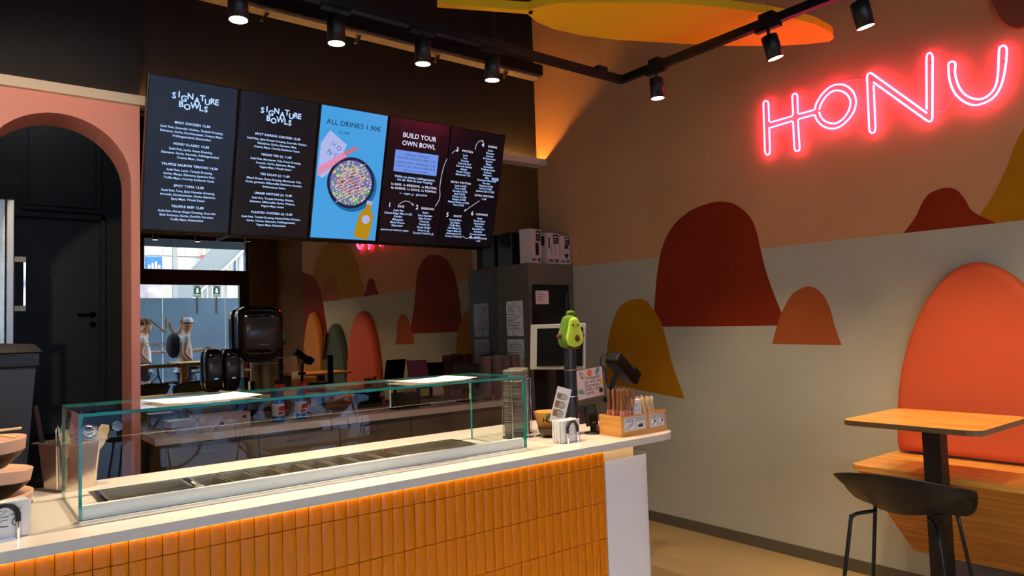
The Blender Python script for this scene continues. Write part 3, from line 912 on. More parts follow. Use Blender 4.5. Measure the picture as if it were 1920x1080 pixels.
# hanging felt panels
oval = [(2.388, 2.838), (2.49, 2.886), (2.633, 2.903), (2.818, 2.882), (3.037, 2.812), (3.389, 2.643), (3.664, 2.502), (3.94, 2.317), (4.056, 2.211), (4.136, 2.11), (4.11, 2.072), (4.07, 2.052), (4.0, 2.035), (3.812, 2.028), (3.613, 2.062), (3.463, 2.098), (3.218, 2.186), (2.978, 2.287), (2.643, 2.499), (2.453, 2.628), (2.395, 2.703), (2.358, 2.788)]
hp = thing('ceiling_panel', 'large yellow-orange oval felt panel hung under the dark ceiling', 'ceiling panel', (3.2, 2.45, 3.2))
part('panel_board', MB().prism(oval, 'z', 3.2, 3.245), M_panel, hp, True)
for (x, y) in ((3.05, 2.72), (3.85, 2.13), (2.62, 2.7), (3.5, 2.3)):
    part('suspension_wire', MB().cyl((x, y, 3.245), (x, y, ZC), .0012, seg=6), M_wire, hp, True)
hp2 = thing('ceiling_panel', 'narrow yellow felt panel beside the oval one above the menu screens', 'ceiling panel', (2.1, 2.95, 3.2))
part('panel_board', MB().prism([(1.947, 3.036), (2.405, 2.826), (2.383, 2.787), (1.925, 3.0)], 'z', 3.2, 3.245), M_panel, hp2, True)
part('suspension_wire', MB().cyl((2.1, 2.94, 3.245), (2.1, 2.94, ZC), .0012, seg=6), M_wire, hp2, True)
tp = smooth_poly([(1.34, 3.30), (1.315, 3.198), (1.293, 3.112), (1.256, 3.041), (1.218, 3.005), (1.188, 3.0), (1.14, 3.03), (1.10, 3.10), (1.07, 3.25), (1.06, 3.6), (1.10, 3.9), (1.2, 4.0), (1.30, 3.9), (1.35, 3.6)], 3, True)
solo('wall_panel', MB().prism(tp, 'x', XW-.03, XW), M_panelr, 'russet rounded felt panel on the wall above the last neon letter', 'wall panel')

# ================================================================== MENU SCREENS
SB, ST = Vector((0, 5.0, 2.238)), Vector((0, 4.742, 3.180))
SY = (ST-SB).normalized()
SH = (ST-SB).length
SW = .5556
sx0 = .925
M_bez = mat('screen_bezel', (14, 13, 15), .35)
def screen_face(name, rgb, st, rough=.22):
    return mat(name, (6, 6, 8), rough, emit=rgb, es=st, spec=.4)
M_txt = emis('screen_text', (178, 208, 255), 1.2)
M_txtw = emis('screen_text_white', (226, 226, 255), 1.0)
face_cols = [(33, 40, 54), (26, 24, 29), (70, 165, 232), (22, 12, 20), (16, 11, 18)]
labels = ['leftmost dark menu screen of signature bowls, next to the pink arch', 'second dark menu screen of signature bowls, left of the blue one',
          'bright blue menu screen picturing a bowl and a bottle', 'dark menu screen with a pale box, right of the blue one', 'rightmost dark menu screen with four numbered lists']
screens = []
for k in range(5):
    cx = sx0+SW*(k+.5)
    M = frame_m((cx, SB.y, SB.z), (1, 0, 0), SY)
    t = thing('menu_screen', labels[k], 'screen', (0, 0, 0), 0, 'menu screens', M)
    g = .004
    b = MB().box(-SW/2+g, SW/2-g, 0, SH, -.05, -.001, .003)
    part('housing', b, M_bez, t)
    bz = .012
    part('display', MB().box(-SW/2+g+bz, SW/2-g-bz, bz, SH-bz, -.001, .0006), screen_face('display_%d' % k, face_cols[k], .9 if k == 2 else .75), t)
    part('wall_mount', MB().box(-.1, .1, .15, .3, -.16, -.05).box(-.1, .1, .7, .8, -.32, -.05), M_blackm, t)
    screens.append(t)
E2 = .0012
def stext(k, body, u, v, size, m=M_txt, bold=.0, align='CENTER', sp=1.0, nm='lettering', width=None, rot=0.0):
    """u across (-.5..5), v fraction down from the top"""
    me = text_mesh(nm, body, size, m, bold, align, sp, width)
    return put(nm, me, screens[k], Matrix.Translation((u*SW, SH*(1-v), E2)) @ Matrix.Rotation(rot, 4, 'Z'), False)
def title(k, v):
    L1 = [('S', -.228, 0), ('I', -.172, .012), ('G', -.118, -.010), ('N', -.045, .010), ('A', .032, -.010), ('T', .092, .010), ('U', .152, -.010), ('R', .213, .0), ('E', .262, -.002)]
    L2 = [('B', -.145, .004), ('O', -.075, -.008), ('W', .012, .006), ('L', .085, -.002), ('S', .14, -.006)]
    for L, vv in ((L1, v), (L2, v+.052)):
        for ch, u, dy in L:
            stext(k, ch, u*.95, vv-dy, .052, M_txt, .026, nm='title_letter')
items = [[('MAUI CHICKEN 12,80', 'Sushi Reis, Sous-vide Chicken, Teriyaki Dressing,|Edamame, Gurke, Kirschtomaten, Creamy Mayo,|Fr\u00fchlingszwiebel, R\u00f6stzwiebel'),
          ('HONU CLASSIC 13,80', 'Sushi Reis, Lachs, Sesam Dressing,|Edamame, Gurke, Avocado, Fr\u00fchlingszwiebel,|Creamy Mayo, Sesam'),
          ('TRUFFLE SALMON TERIYAKI 14,50', 'Sushi Reis, Lachs, Teriyaki Dressing,|Gurke, Mango, Edamame, Japanese Slaw,|Truffle Mayo, Crunchy Sunflower Seeds'),
          ('SPICY TUNA 13,80', 'Sushi Reis, Tuna, Spicy Hawaiian Dressing,|Avocado, Kirschtomaten, Gurke, Edamame,|Spicy Mayo, Wasabi Sesam'),
          ('TRUFFLE BEEF 12,80', 'Sushi Reis, Honey Ginger Dressing, Sous-vide|Beef, Rotkraut, Gurke, Zucchini, Karotten,|Truffle Mayo, R\u00f6stzwiebel')],
         [('SPICY KOREAN CHICKEN 12,80', 'Sushi Reis, Spicy Korean Dressing, Sous-vide Chicken,|Babyspinat, Gurke, Edamame, Mais,|Creamy Mayo, Crunchy Sunflower Seeds'),
          ('VEGAN TIKI (v) 11,80', 'Sushi Reis, Marinierter Tofu, Ponzu Dressing,|Avocado, Gurke, Edamame, Mango,|Vegane Mayo, Wasabi Sesam'),
          ('TIKI SALAD (v) 11,80', 'Mixed Greens, Shoyu Dressing, Marinierter Tofu,|Gurke, ger\u00f6stete S\u00fc\u00dfkartoffel, Edamame, Avocado,|Erdnusssauce, Sesam'),
          ('UMAMI SHIITAKE (v) 12,80', 'Sushi Reis, Teriyaki Dressing, Shiitake,|Edamame, S\u00fc\u00dfkartoffel, Gurke, Wakame,|Vegane Mayo, Sesam'),
          ('PLANTED CHICKEN (v) 12,80', 'Sushi Reis, Teriyaki Dressing, Planted Pulled Chicken,|Gurke, Tomate, Edamame, Fr\u00fchlingszwiebel,|Vegane Mayo, R\u00f6stzwiebel')]]
for k in (0, 1):
    title(k, .118 if k == 0 else .122)
    for i, (h, b) in enumerate(items[k]):
        v0 = .285+.1365*i
        stext(k, h, .0, v0, .0205, M_txt, .030, sp=1.12, nm='heading')
        for j, ln in enumerate(b.split('|')):
            stext(k, ln, .0, v0+.0335+.0268*j, .0192, M_txt, .016)
# blue screen picture
def sshape(k, nm, pts, rgb, st=.85, z=E2):
    mb = MB()
    mb._f([mb.bm.verts.new((u*SW, SH*(1-v), z)) for u, v in pts])
    return part(nm, mb, emis('px_%d_%d_%d_%d' % (*rgb, int(st*100)), rgb, st), screens[k])
M_navytxt = emis('screen_navy', (30, 40, 78), .8)
stext(2, 'ALL DRINKS 1,90\u20ac', .0, .125, .062, M_navytxt, .004, sp=1.05, width=.43)
stext(2, 'zu jedo', -.13, .187, .03, M_navytxt, .0)
def rotp(pts, cu, cv, a, asp=SW/SH):
    r = []
    for x, y in pts:
        X = x*math.cos(a)-y*math.sin(a); Y = x*math.sin(a)+y*math.cos(a)
        r.append((cu+X/SW, cv+Y/SH))
    return r
sshape(2, 'pictured_napkin', [(-.44, .285), (-.33, .185), (-.08, .275), (-.20, .45), (-.38, .54), (-.45, .52)], (186, 196, 250))
for tx, u, v in (('H', -.27, .285), ('O', -.19, .31), ('N', -.31, .345), ('C', -.22, .365)):
    stext(2, tx, u, v, .05, emis('screen_blue_ink', (40, 70, 150), .8), .004, rot=-.6)
sshape(2, 'pictured_sleeve', [(-.455, .465), (-.12, .335), (-.06, .36), (-.44, .53)], (240, 150, 190), z=E2+.0003)
sshape(2, 'pictured_chopsticks', [(-.15, .345), (.05, .275), (.08, .295), (-.12, .365)], (226, 120, 130), z=E2+.0003)
def disc(cu, cv, r, n=40): return [(cu+r*math.cos(2*PI*i/n)/SW, cv+r*math.sin(2*PI*i/n)/SH) for i in range(n)]
bu, bv = .03, .555
sshape(2, 'pictured_shadow', disc(bu+.03, bv+.02, .195), (36, 112, 170), z=E2)
sshape(2, 'pictured_bowl', disc(bu, bv, .190), (40, 38, 70), z=E2+.0003)
sshape(2, 'pictured_rice', disc(bu, bv, .168), (120, 120, 190), z=E2+.0006)
fm = MB()
foods = [(150, 220, 60), (236, 226, 170), (244, 236, 200), (90, 190, 60), (226, 214, 230), (250, 210, 120)]
rg = random.Random(3)
for i in range(260):
    a = rg.uniform(0, 2*PI); r = .162*math.sqrt(rg.uniform(.12, 1)); s = rg.uniform(.006, .011); ro = rg.uniform(0, PI)
    cxx, cyy = bu*SW+r*math.cos(a), SH*(1-bv)+r*math.sin(a)
    zz = E2+.0009+i*.000004
    fm._f([fm.bm.verts.new((cxx+s*math.cos(ro+PI/2*q), cyy+s*math.sin(ro+PI/2*q), zz)) for q in range(4)], i % 6)
fo = part('pictured_food', fm, [emis('food_%d' % i, c, .8) for i, c in enumerate(foods)], screens[2])
fo['kind'] = 'stuff'
fm = MB()
for i in range(110):
    a = rg.uniform(0, 2*PI); r = .105*math.sqrt(rg.uniform(0, 1)); s = rg.uniform(.006, .012); ro = rg.uniform(0, PI)
    cxx, cyy = bu*SW+r*math.cos(a), SH*(1-bv)+r*math.sin(a)
    zz = E2+.0022+i*.000003
    fm._f([fm.bm.verts.new((cxx+s*math.cos(ro+2*PI/5*q), cyy+s*math.sin(ro+2*PI/5*q), zz)) for q in range(5)], i % 3)
fo = part('pictured_topping', fm, [emis('top_a', (196, 120, 110), .8), emis('top_b', (150, 74, 62), .8), emis('top_c', (228, 180, 178), .8)], screens[2])
fo['kind'] = 'stuff'
fm = MB()
for i in range(9):
    yy = -.10+.025*i
    fm.tube([(bu*SW-.11+.01*(i % 3), SH*(1-bv)+yy-.05, E2+.003), (bu*SW+.0, SH*(1-bv)+yy+.008, E2+.003), (bu*SW+.10, SH*(1-bv)+yy+.05, E2+.003)], .0028, 4)
fo = part('pictured_mayonnaise', fm, emis('mayo', (236, 214, 224), .8), screens[2])
fo['kind'] = 'stuff'
bt_ = [(-.055, .13), (.055, .13), (.062, .11), (.062, -.03), (.05, -.07), (.022, -.10), (.02, -.135), (-.02, -.135), (-.022, -.10), (-.05, -.07), (-.062, -.03), (-.062, .11)]
sshape(2, 'pictured_bottle', rotp(bt_, .285, .845, .16), (196, 146, 24), .85, E2+.0008)
sshape(2, 'pictured_bottle_cap', rotp([(-.024, -.135), (.024, -.135), (.024, -.165), (-.024, -.165)], .285, .845, .16), (190, 190, 240), .8, E2+.001)
sshape(2, 'pictured_bottle_label', rotp([(.034*math.cos(2*PI*i/20), -.01+.034*math.sin(2*PI*i/20)) for i in range(20)]+[(.034, -.044)][:0], .295, .835, .16), (196, 196, 250), .8, E2+.0012)
stext(2, 'ChariTea', .26, .885, .026, emis('label_cream', (250, 236, 200), .9), .01, rot=-.12)
stext(2, 'mate', .25, .905, .024, MATS['label_cream'], .01, rot=-.12)
# build-your-own screens
stext(3, 'BUILD YOUR', .0, .135, .072, M_txtw, .016, width=.30)
stext(3, 'OWN BOWL', .0, .197, .072, M_txtw, .016, width=.30)
sshape(3, 'price_box', [(-.36, .255), (.34, .255), (.34, .425), (-.36, .425)], (122, 158, 246), .85)
for i, s_t in enumerate(('CHICKEN, SHIITAKE,', 'PLANTED CHICKEN, BEEF 12,80', 'LACHS, TUNA, GARNELEN 13,80', 'TOFU 11,80 | SNACK BOWL 8,90', 'alle Preise in Euro inkl. MwSt.')):
    stext(3, s_t, -.01, .285+.029*i+(.006 if i > 1 else 0), .0215 if i < 4 else .016, emis('box_ink', (40, 52, 110), .8), .006, sp=1.15).location.z = E2+.0005
for i, s_t in enumerate(('W\u00e4hle aus deinen Lieblingszutaten,', 'von der Base bis zum Topping:')):
    stext(3, s_t, .0, .462+.024*i, .026, M_txt, .008)
for i, s_t in enumerate(('1x BASE, 1x DRESSING, 1x PROTEIN,', '4x GREENS, 1x SAUCE, 1x TOPPING')):
    stext(3, s_t, .0, .526+.03*i, .024, M_txtw, .018, sp=1.1)
stext(3, 'v - vegan, g - glutenfrei', .0, .592, .024, M_txt, .008, sp=1.1)
def col_list(k, num, head, lines, u, v, dv=.0245, size=.0225):
    stext(k, num, u-.15, v, .05, M_txtw, .012)
    stext(k, head, u+.03, v+.004, .023, M_txtw, .022, sp=1.2, nm='heading')
    for i, ln in enumerate(lines):
        stext(k, ln, u, v+.038+dv*i, size, M_txt, .010)
col_list(3, '1', 'BASE', ['Sushi Reis', 'Quinoa Bulgur Mix (+1,00)', 'Zoodles', 'Babyspinat', 'Mixed Greens', 'Glasnudeln'], -.21, .695)
stext(3, 'optional auch halb/halb m\u00f6glich', -.24, .893, .0195, M_txt, .008)
col_list(3, '2', 'DRESSING', ['Sesam', 'Spicy Hawaiian', 'Spicy Korean', 'Ponzu (v)', 'Teriyaki (v)', 'Honey Ginger', 'Shoyu (v, g)', 'Coconut Curry (v, g)'], .23, .695)
col_list(4, '3', 'PROTEIN', ['Lachs', 'Tuna', 'Garnelen', 'Sous-vide Beef', 'Sous-vide Chicken', 'Shiitake', 'Planted Chicken', 'Marinierter Tofu'], -.20, .185, .0235, .0215)
stext(4, 'EXTRA PORTION', -.22, .455, .022, M_txtw, .02, sp=1.2, nm='heading')
for i, ln in enumerate(['Lachs (+4,00)', 'Tuna (+4,00)', 'Garnelen (+3,90)', 'Beef (+3,90)', 'Chicken (+2,90)', 'Shiitake (+2,90)', 'Planted Chicken (+2,90)', 'Tofu (+2,00)']):
    stext(4, ln, -.22, .482+.0232*i, .0215, M_txt, .010)
col_list(4, '4', 'GREENS', ['Gurke', 'Edamame', 'Avocado', 'Kirschtomaten', 'Zucchini', 'Mango', 'Granatapfel', 'Fr\u00fchlingszwiebel', 'Rotkraut', 'Babyspinat', 'Mais', 'Ger\u00f6stete S\u00fc\u00dfkartoffel', 'Karotten', 'Wakame (+2,00)', 'Kimchi (+2,00)', 'Japanese Slaw (+2,00)'], .24, .115, .0235, .0215)
stext(4, 'EXTRA PORTION', .23, .545, .022, M_txtw, .02, sp=1.2, nm='heading')
stext(4, '+1,00', .23, .572, .022, M_txt, .01)
sshape(4, 'new_badge', [(.33, .378), (.46, .378), (.46, .402), (.33, .402)], (160, 190, 255), .9)
stext(4, 'NEW!', .395, .39, .018, M_navytxt, .02).location.z = E2+.0005
col_list(4, '5', 'SAUCE', ['Creamy Mayo', 'Spicy Mayo', 'Truffle Mayo', 'Chili Mango (v)', 'Vegane Mayo (v)', 'Erdnusssauce (v)', 'Creamy Wasabi (v)'], -.24, .735, .0235, .0215)
col_list(4, '6', 'TOPPINGS', ['Sesam', 'Wasabi Sesam', 'R\u00f6stzwiebel', 'Erdn\u00fcsse', 'Shredded Nori', 'Koriander', 'Crunchy Sunflower', 'Seeds'], .20, .705, .0235, .0215)
stext(4, 'EXTRA PORTION', .22, .918, .020, M_txtw, .02, sp=1.2, nm='heading')
stext(4, '+1,00', .22, .942, .02, M_txt, .01)
def arrow(k, pts, head=True):
    q = smooth_poly([(u*SW, SH*(1-v), E2+.0002) for u, v in pts], 6)
    mb = MB().tube(q, .0018, 4)
    if head:
        e, p = Vector(q[-1]), Vector(q[-3])
        d = (e-p).normalized(); n = Vector((-d.y, d.x, 0))
        mb.tube([e-d*.016+n*.009, e, e-d*.016-n*.009], .0018, 4)
    part('drawn_arrow', mb, M_txtw, screens[k])
arrow(3, [(-.22, .685), (-.14, .655), (-.06, .655), (.02, .68)])
arrow(3, [(.38, .675), (.44, .60), (.42, .50), (.44, .36), (.49, .27)], False)
arrow(4, [(-.44, .225), (-.40, .20), (-.34, .192)])
arrow(4, [(-.04, .165), (-.03, .12), (.02, .085), (.09, .085)])
arrow(4, [(.15, .59), (-.10, .69)])
arrow(4, [(-.08, .905), (0, .925), (.09, .90)])

# ================================================================== BACK COUNTER, CABINET
BZ = .96
bc = thing('back_counter', 'dark cabinets with pale worktop in front of the mirror', 'counter', (2.4, 4.85, 0))
part('worktop', MB().box(.935, 3.79, 4.63, 5.075, BZ-.045, BZ, .002), mat('back_worktop', (196, 184, 172), .4, var=.03), bc, True)
part('carcass', MB().box(.99, 3.79, 4.68, 5.075, .0, BZ-.045), M_cab, bc, True)
for i in range(5):
    xa = 1.0+i*.556
    d = part('cabinet_door', MB().box(xa, xa+.55, 4.662, 4.68, .10, BZ-.075, .002), M_cab, bc, True)
    part('handle', MB().box(xa+.18, xa+.37, 4.645, 4.662, BZ-.12, BZ-.108, .002), M_steel_d, d, True)

tw = thing('tall_cabinet', 'tall grey-olive fridge cabinet beside the mirror in the corner', 'cabinet', (4.07, 4.86, 0))
CXa, CXb, CY0, CY1, CZ1 = 3.805, XW-.005, 4.64, YM-.014, 2.083
cb = MB()
cb.box(CXa, CXa+.03, CY0, CY1, 0, CZ1).box(CXb-.06, CXb, CY0, CY1, 0, CZ1).box(CXa+.03, CXb-.06, CY0, CY1, 1.90, CZ1).box(CXa+.03, CXb-.06, CY1-.03, CY1, 0, 1.90).box(CXa+.03, CXb-.06, CY0, CY1-.03, 0, .1)
part('body', cb, M_cab, tw, True)
gd = part('fridge_door', MB().box(CXa+.032, CXb-.062, CY0-.004, CY0+.02, .11, 1.895, .002), mat('fridge_black_glass', (10, 10, 12), .08, coat=.5), tw, True)
part('handle', MB().box(CXb-.11, CXb-.10, CY0-.024, CY0-.008, 1.0, 1.84, .002), M_steel_d, gd, True)
part('front_trim', MB().box(CXa, CXa+.03, CY0-.004, CY0, 0, CZ1), M_cab, tw, True)
def notice(name, M, w, h, label, m, lines=6, fold=True, seed=1):
    r = random.Random(seed)
    mb = MB()
    mb.box(-w/2, w/2, -h/2, h/2, 0, .0012)
    t = solo(name, mb, m, label, 'paper', None, M)
    ink = MB()
    y = h*.36
    for i in range(lines):
        ww = w*r.uniform(.3, .75)
        ink.box(-w*.42, -w*.42+ww, y-.003, y+.003, .0012, .0016)
        y -= h*.72/lines
    put('printed_lines', ink.mesh('printed_lines', mat('faded_ink', (110, 92, 88), .8)), t, Matrix.Identity(4), False)
    return t
M_note = mat('pinkish_paper', (222, 196, 188), .7)
M_sleevep = mat('sheet_protector', (188, 174, 162), .25, var=.22, scale=18, coat=.3)
notice('notice', frame_m((3.951, CY0-.006, 1.79), (1, 0, 0), (0, 0, 1)), .145, .115, 'small pinkish notice taped to the black fridge door', M_note, 5)
notice('plastic_sleeve_sheet', frame_m((CXa-.002, 4.83, 1.618), (0, -1, 0), (0, 0, 1)), .23, .30, 'upper sheet in a shiny plastic sleeve on the cabinet side', M_sleevep, 9, seed=4)
notice('plastic_sleeve_sheet', frame_m((CXa-.002, 4.83, 1.29), (0, -1, 0), (0, 0, 1)), .23, .30, 'lower sheet in a shiny plastic sleeve on the cabinet side', M_sleevep, 9, seed=5)
# cartons on the cabinet
M_carton = mat('white_carton', (200, 176, 166), .7, var=.04)
def carton(x0, x1, y0, y1, h, rz, label, art):
    t = thing('carton', label, 'box', ((x0+x1)/2, (y0+y1)/2, CZ1), rz, 'white cartons on the tall cabinet')
    w, d = (x1-x0)/2, (y1-y0)/2
    part('box', MB().box(-w, w, -d, d, 0, h, .002), M_carton, t)
    f = -d-.0006
    part('dark_label', MB().box(w*.0, w*.86, f-.0006, f, h*.66, h*.95), M_ink, t)
    part('label_print', MB().box(w*.12, w*.66, f-.0012, f-.0006, h*.86, h*.90).box(w*.12, w*.5, f-.0012, f-.0006, h*.79, h*.805).box(w*.12, w*.6, f-.0012, f-.0006, h*.73, h*.745), M_note, t)
    a = MB()
    if art == 0:
        a.box(w*-.15, w*.45, f-.001, f, h*.24, h*.60)
    elif art == 1:
        a.tube([(-.03, f, h*.32), (-.03, f, h*.62), (.022, f, h*.62), (.022, f, h*.32)], .002, 4, True)
        a.box(-w*.8, -w*.6, f-.001, f, h*.5, h*.85)
    else:
        a.prism([(-w*.25, h*.55), (w*.75, h*.55), (w*.25, h*.75)], 'y', f-.001, f)
        a.prism([(-w*.25, h*.36), (w*.75, h*.36), (w*.25, h*.18)], 'y', f-.001, f)
    part('printed_picture', a, M_ink, t)
    b = MB()
    for i in range(9):
        b.box(w*(.25+.06*i), w*(.25+.06*i+.03), f-.001, f, h*.06, h*.16)
    for i in range(3):
        b.box(-w*(.8-.28*i), -w*(.8-.28*i)+w*.16, f-.001, f, h*.06, h*.15)
    part('bar_code', b, M_ink, t)
    part('side_print', MB().box(-w-.0008, -w, -d*.7, d*.3, h*.60, h*.9), M_ink, t) if art == 1 else None
    return t
carton(3.835, 3.99, 4.66, 4.78, .295, .25, 'white carton picturing a black dispenser, left on the tall cabinet', 0)
carton(4.03, 4.185, 4.655, 4.87, .27, .10, 'white carton with an outlined lamp, middle on the tall cabinet', 1)
carton(4.20, 4.318, 4.66, 4.80, .255, .0, 'white carton with two black triangles, right on the tall cabinet', 2)
solo('black_box', MB().box(3.81, 4.02, 4.86, 5.06, CZ1, CZ1+.29, .006), M_black, 'matt black box at the mirror on top of the tall cabinet', 'box')
bag = MB().sphere((4.22, 4.96, CZ1+.14), .14, 18, 12, (.65, .6, 1.05))
for v in bag.bm.verts:
    k_ = math.sin(v.co.x*61)*math.cos(v.co.z*47+v.co.y*39)
    v.co += Vector((.010*k_, .010*k_, .008*k_))
    v.co.z = max(v.co.z, CZ1+.001)
solo('dark_bag', bag, mat('dark_bag_plastic', (58, 50, 44), .4), 'crumpled dark bag behind the cartons on the tall cabinet', 'bag')

# dispensers on the mirror
def dispenser(cx, y0, z0, w, h, d, label, name):
    t = thing(name, label, 'dispenser', (cx, YM-.013, z0))
    n = 12
    mb = MB()
    # curved front housing, domed top and tapered bottom
    rows_ = [(0, .62, .55), (.10, .86, .85), (.22, .98, .98), (.5, 1, 1), (.78, 1, 1), (.88, .97, .97), (.95, .86, .84), (1.0, .62, .55)]
    rings = []
    for t_, sw, sd in rows_:
        r = []
        for i in range(n+1):
            a = -1+2*i/n
            x = a*w/2*sw
            y = -d*sd*(1-.28*abs(a)**3.0)
            r.append(mb.bm.verts.new((x, y, h*t_)))
        r.append(mb.bm.verts.new((w/2*sw, 0, h*t_))); r.append(mb.bm.verts.new((-w/2*sw, 0, h*t_)))
        rings.append(r)
    for a in range(len(rings)-1):
        L = len(rings[a])
        for i in range(L):
            j = (i+1) % L
            mb._f([rings[a][i], rings[a][j], rings[a+1][j], rings[a+1][i]], 0, True)
    mb._f(rings[0][::-1]); mb._f(rings[-1])
    part('housing', mb, M_blackg, t)
    # front cover panel
    cv = MB()
    for zz in range(6):
        for i in range(n):
            pass
    R2 = []
    for t_ in (.24, .5, .8):
        r = []
        for i in range(n+1):
            a = (-1+2*i/n)*.86
            r.append(cv.bm.verts.new((a*w/2, -d*(1-.28*abs(a)**3)-.004, h*t_)))
        R2.append(r)
    for a in range(2):
        for i in range(n):
            cv._f([R2[a][i], R2[a][i+1], R2[a+1][i+1], R2[a+1][i]], 0, True)
    o = part('front_cover', cv, mat('dispenser_cover', (48, 46, 48), .32), t)
    md = o.modifiers.new('thickness', 'SOLIDIFY'); md.thickness = .003; md.offset = 1
    part('name_badge', MB().box(-w*.12, w*.12, -d-.0095, -d-.0075, h*.30, h*.33), M_chrome, t)
    part('lock', MB().box(-w*.07, w*.07, -d-.006, -d-.002, h*.795, h*.803), M_steel, t)
    return t
dispenser(1.675, 4.9, 1.36, .295, .385, .17, 'large black paper towel dispenser fixed to the mirror', 'towel_dispenser')
dispenser(1.376, 4.95, 1.175, .108, .285, .10, 'left of two slim black soap dispensers on the mirror', 'soap_dispenser')
dispenser(1.492, 4.95, 1.175, .108, .285, .10, 'right of two slim black soap dispensers on the mirror', 'soap_dispenser')

# things on the back counter
def spray(x, y, label):
    t = thing('spray_bottle', label, 'bottle', (x, y, BZ), .3, 'cleaning spray bottles')
    part('body', MB().lathe([(0, 0), (.036, 0), (.04, .01), (.04, .13), (.03, .17), (.014, .20), (.014, .215)], seg=20), mat('blue_liquid_bottle', (40, 120, 200), .15, coat=.4), t)
    part('label_band', MB().lathe([(.0405, .04), (.0405, .12)], seg=20), mat('spray_label', (228, 226, 232), .5), t)
    part('label_print', MB().box(-.025, .02, -.0425, -.041, .075, .105).box(-.03, .01, -.0425, -.041, .05, .065), mat('spray_red', (200, 30, 36), .4), t)
    part('trigger_head', MB().box(-.016, .016, -.055, .02, .215, .25, .006).tube([(0, -.04, .22), (0, -.05, .19), (0, -.045, .17)], .006).cyl((0, -.055, .235), (0, -.07, .235), .008, seg=10), MATS['spray_red'], t)
    return t
spray(1.735, 4.82, 'left blue cleaning spray bottle with red trigger on the back counter')
spray(1.90, 4.84, 'right blue cleaning spray bottle with red trigger on the back counter')
t = thing('tissue_carton', 'long white carton lying on the back counter under the soap dispensers', 'box', (1.36, 4.83, BZ), .05)
part('box', MB().box(-.17, .17, -.07, .07, 0, .09, .002), M_carton, t)
part('printed_mark', MB().box(-.02, .0, -.0712, -.07, .02, .04).box(.12, .14, -.0712, -.07, .055, .07), M_ink, t)
t = thing('steel_caddy', 'small steel tray with a lid on the back counter near the sink', 'tray', (1.12, 4.80, BZ), .1)
part('tray', MB().box(-.08, .08, -.06, .06, 0, .07, .004), M_steel, t)
part('lid', MB().box(-.084, .084, -.064, .064, .07, .078, .003), M_steel, t)
def tongs(x, y, z, rz, label):
    mb = MB()
    for s in (-1, 1):
        mb.tube(smooth_poly([(-.11, 0, .006), (-.03, s*.014, .010), (.06, s*.018, .010), (.11, s*.008, .008)], 4), .004, 6)
    return solo('steel_tongs', mb, M_chrome, label, 'tongs', None, Matrix.Translation((x, y, z)) @ Matrix.Rotation(rz, 4, 'Z'))
tongs(1.10, 4.70, BZ, .5, 'steel tongs lying at the front edge of the back counter')
tb = thing('counter_tablet', 'black tablet on a stand on the back counter before the mirror', 'tablet', (2.87, 4.86, BZ), .0)
part('stand', MB().box(-.06, .06, -.05, .05, 0, .012, .003).tube([(0, .02, .01), (0, .03, .12), (0, 0, .20)], .012), M_blackm, tb)
part('housing', MB().box(-.09, .09, -.006, .006, 0, .23, .004).xf(Matrix.Translation((0, -.01, .13)) @ Matrix.Rotation(-.3, 4, 'X')), M_black, tb)
sb_ = thing('stick_box', 'dark box of wooden sticks on the back counter beside the tablet', 'box', (2.68, 4.78, BZ), .0)
part('box', MB().box(-.10, .10, -.05, -.045, 0, .12).box(-.10, .10, .045, .05, 0, .12).box(-.10, -.095, -.045, .045, 0, .12).box(.095, .10, -.045, .045, 0, .12).box(-.10, .10, -.05, .05, 0, .004), M_black, sb_)
for i in range(12):
    x = -.02+.009*i
    part('stick', MB().box(x, x+.007, -.03+.005*(i % 5), -.024+.005*(i % 5), .005, .205+.01*math.sin(i*3)), M_stick, sb_)
mo = thing('flat_monitor', 'small black monitor seen on the back counter left of the tall cabinet', 'monitor', (3.26, 4.80, BZ), .1)
part('screen', MB().box(-.13, .13, -.01, .01, .10, .30, .004), M_black, mo)
part('foot', MB().box(-.07, .07, -.05, .05, 0, .01, .002).box(-.015, .015, .005, .015, .01, .14), M_black, mo)
for i, (x, y, h, o_) in enumerate(((3.45, 4.78, .36, 0), (3.545, 4.76, .37, 0), (3.635, 4.76, .36, 1), (3.715, 4.74, .36, 0))):
    t = thing('cup_stack', 'tall stack of clear plastic cups, %s from the left beside the tall cabinet' % ords[i], 'cup stack', (x, y, BZ), 0, 'stacks of clear cups')
    pr = [(0, 0)]
    n = 10
    for k in range(n):
        z = .06+(h-.06)*k/n
        pr += [(.034+.001*k, z), (.043, z+.02), (.045, z+.021), (.040, z+.022)]
    part('cups', MB().lathe([(0, 0), (.032, 0)]+pr[1:], seg=18), mat('smoky_cups', (150, 120, 110), .2, trans=.55, coat=.3), t)
    if o_: part('orange_filling', MB().cyl((0, 0, .005), (0, 0, .16), .030, seg=16), mat('orange_cup', (214, 120, 60), .5), t)
# ================================================================== THINGS ON THE COUNTER
mark = set(COL.objects)
Z9 = .9
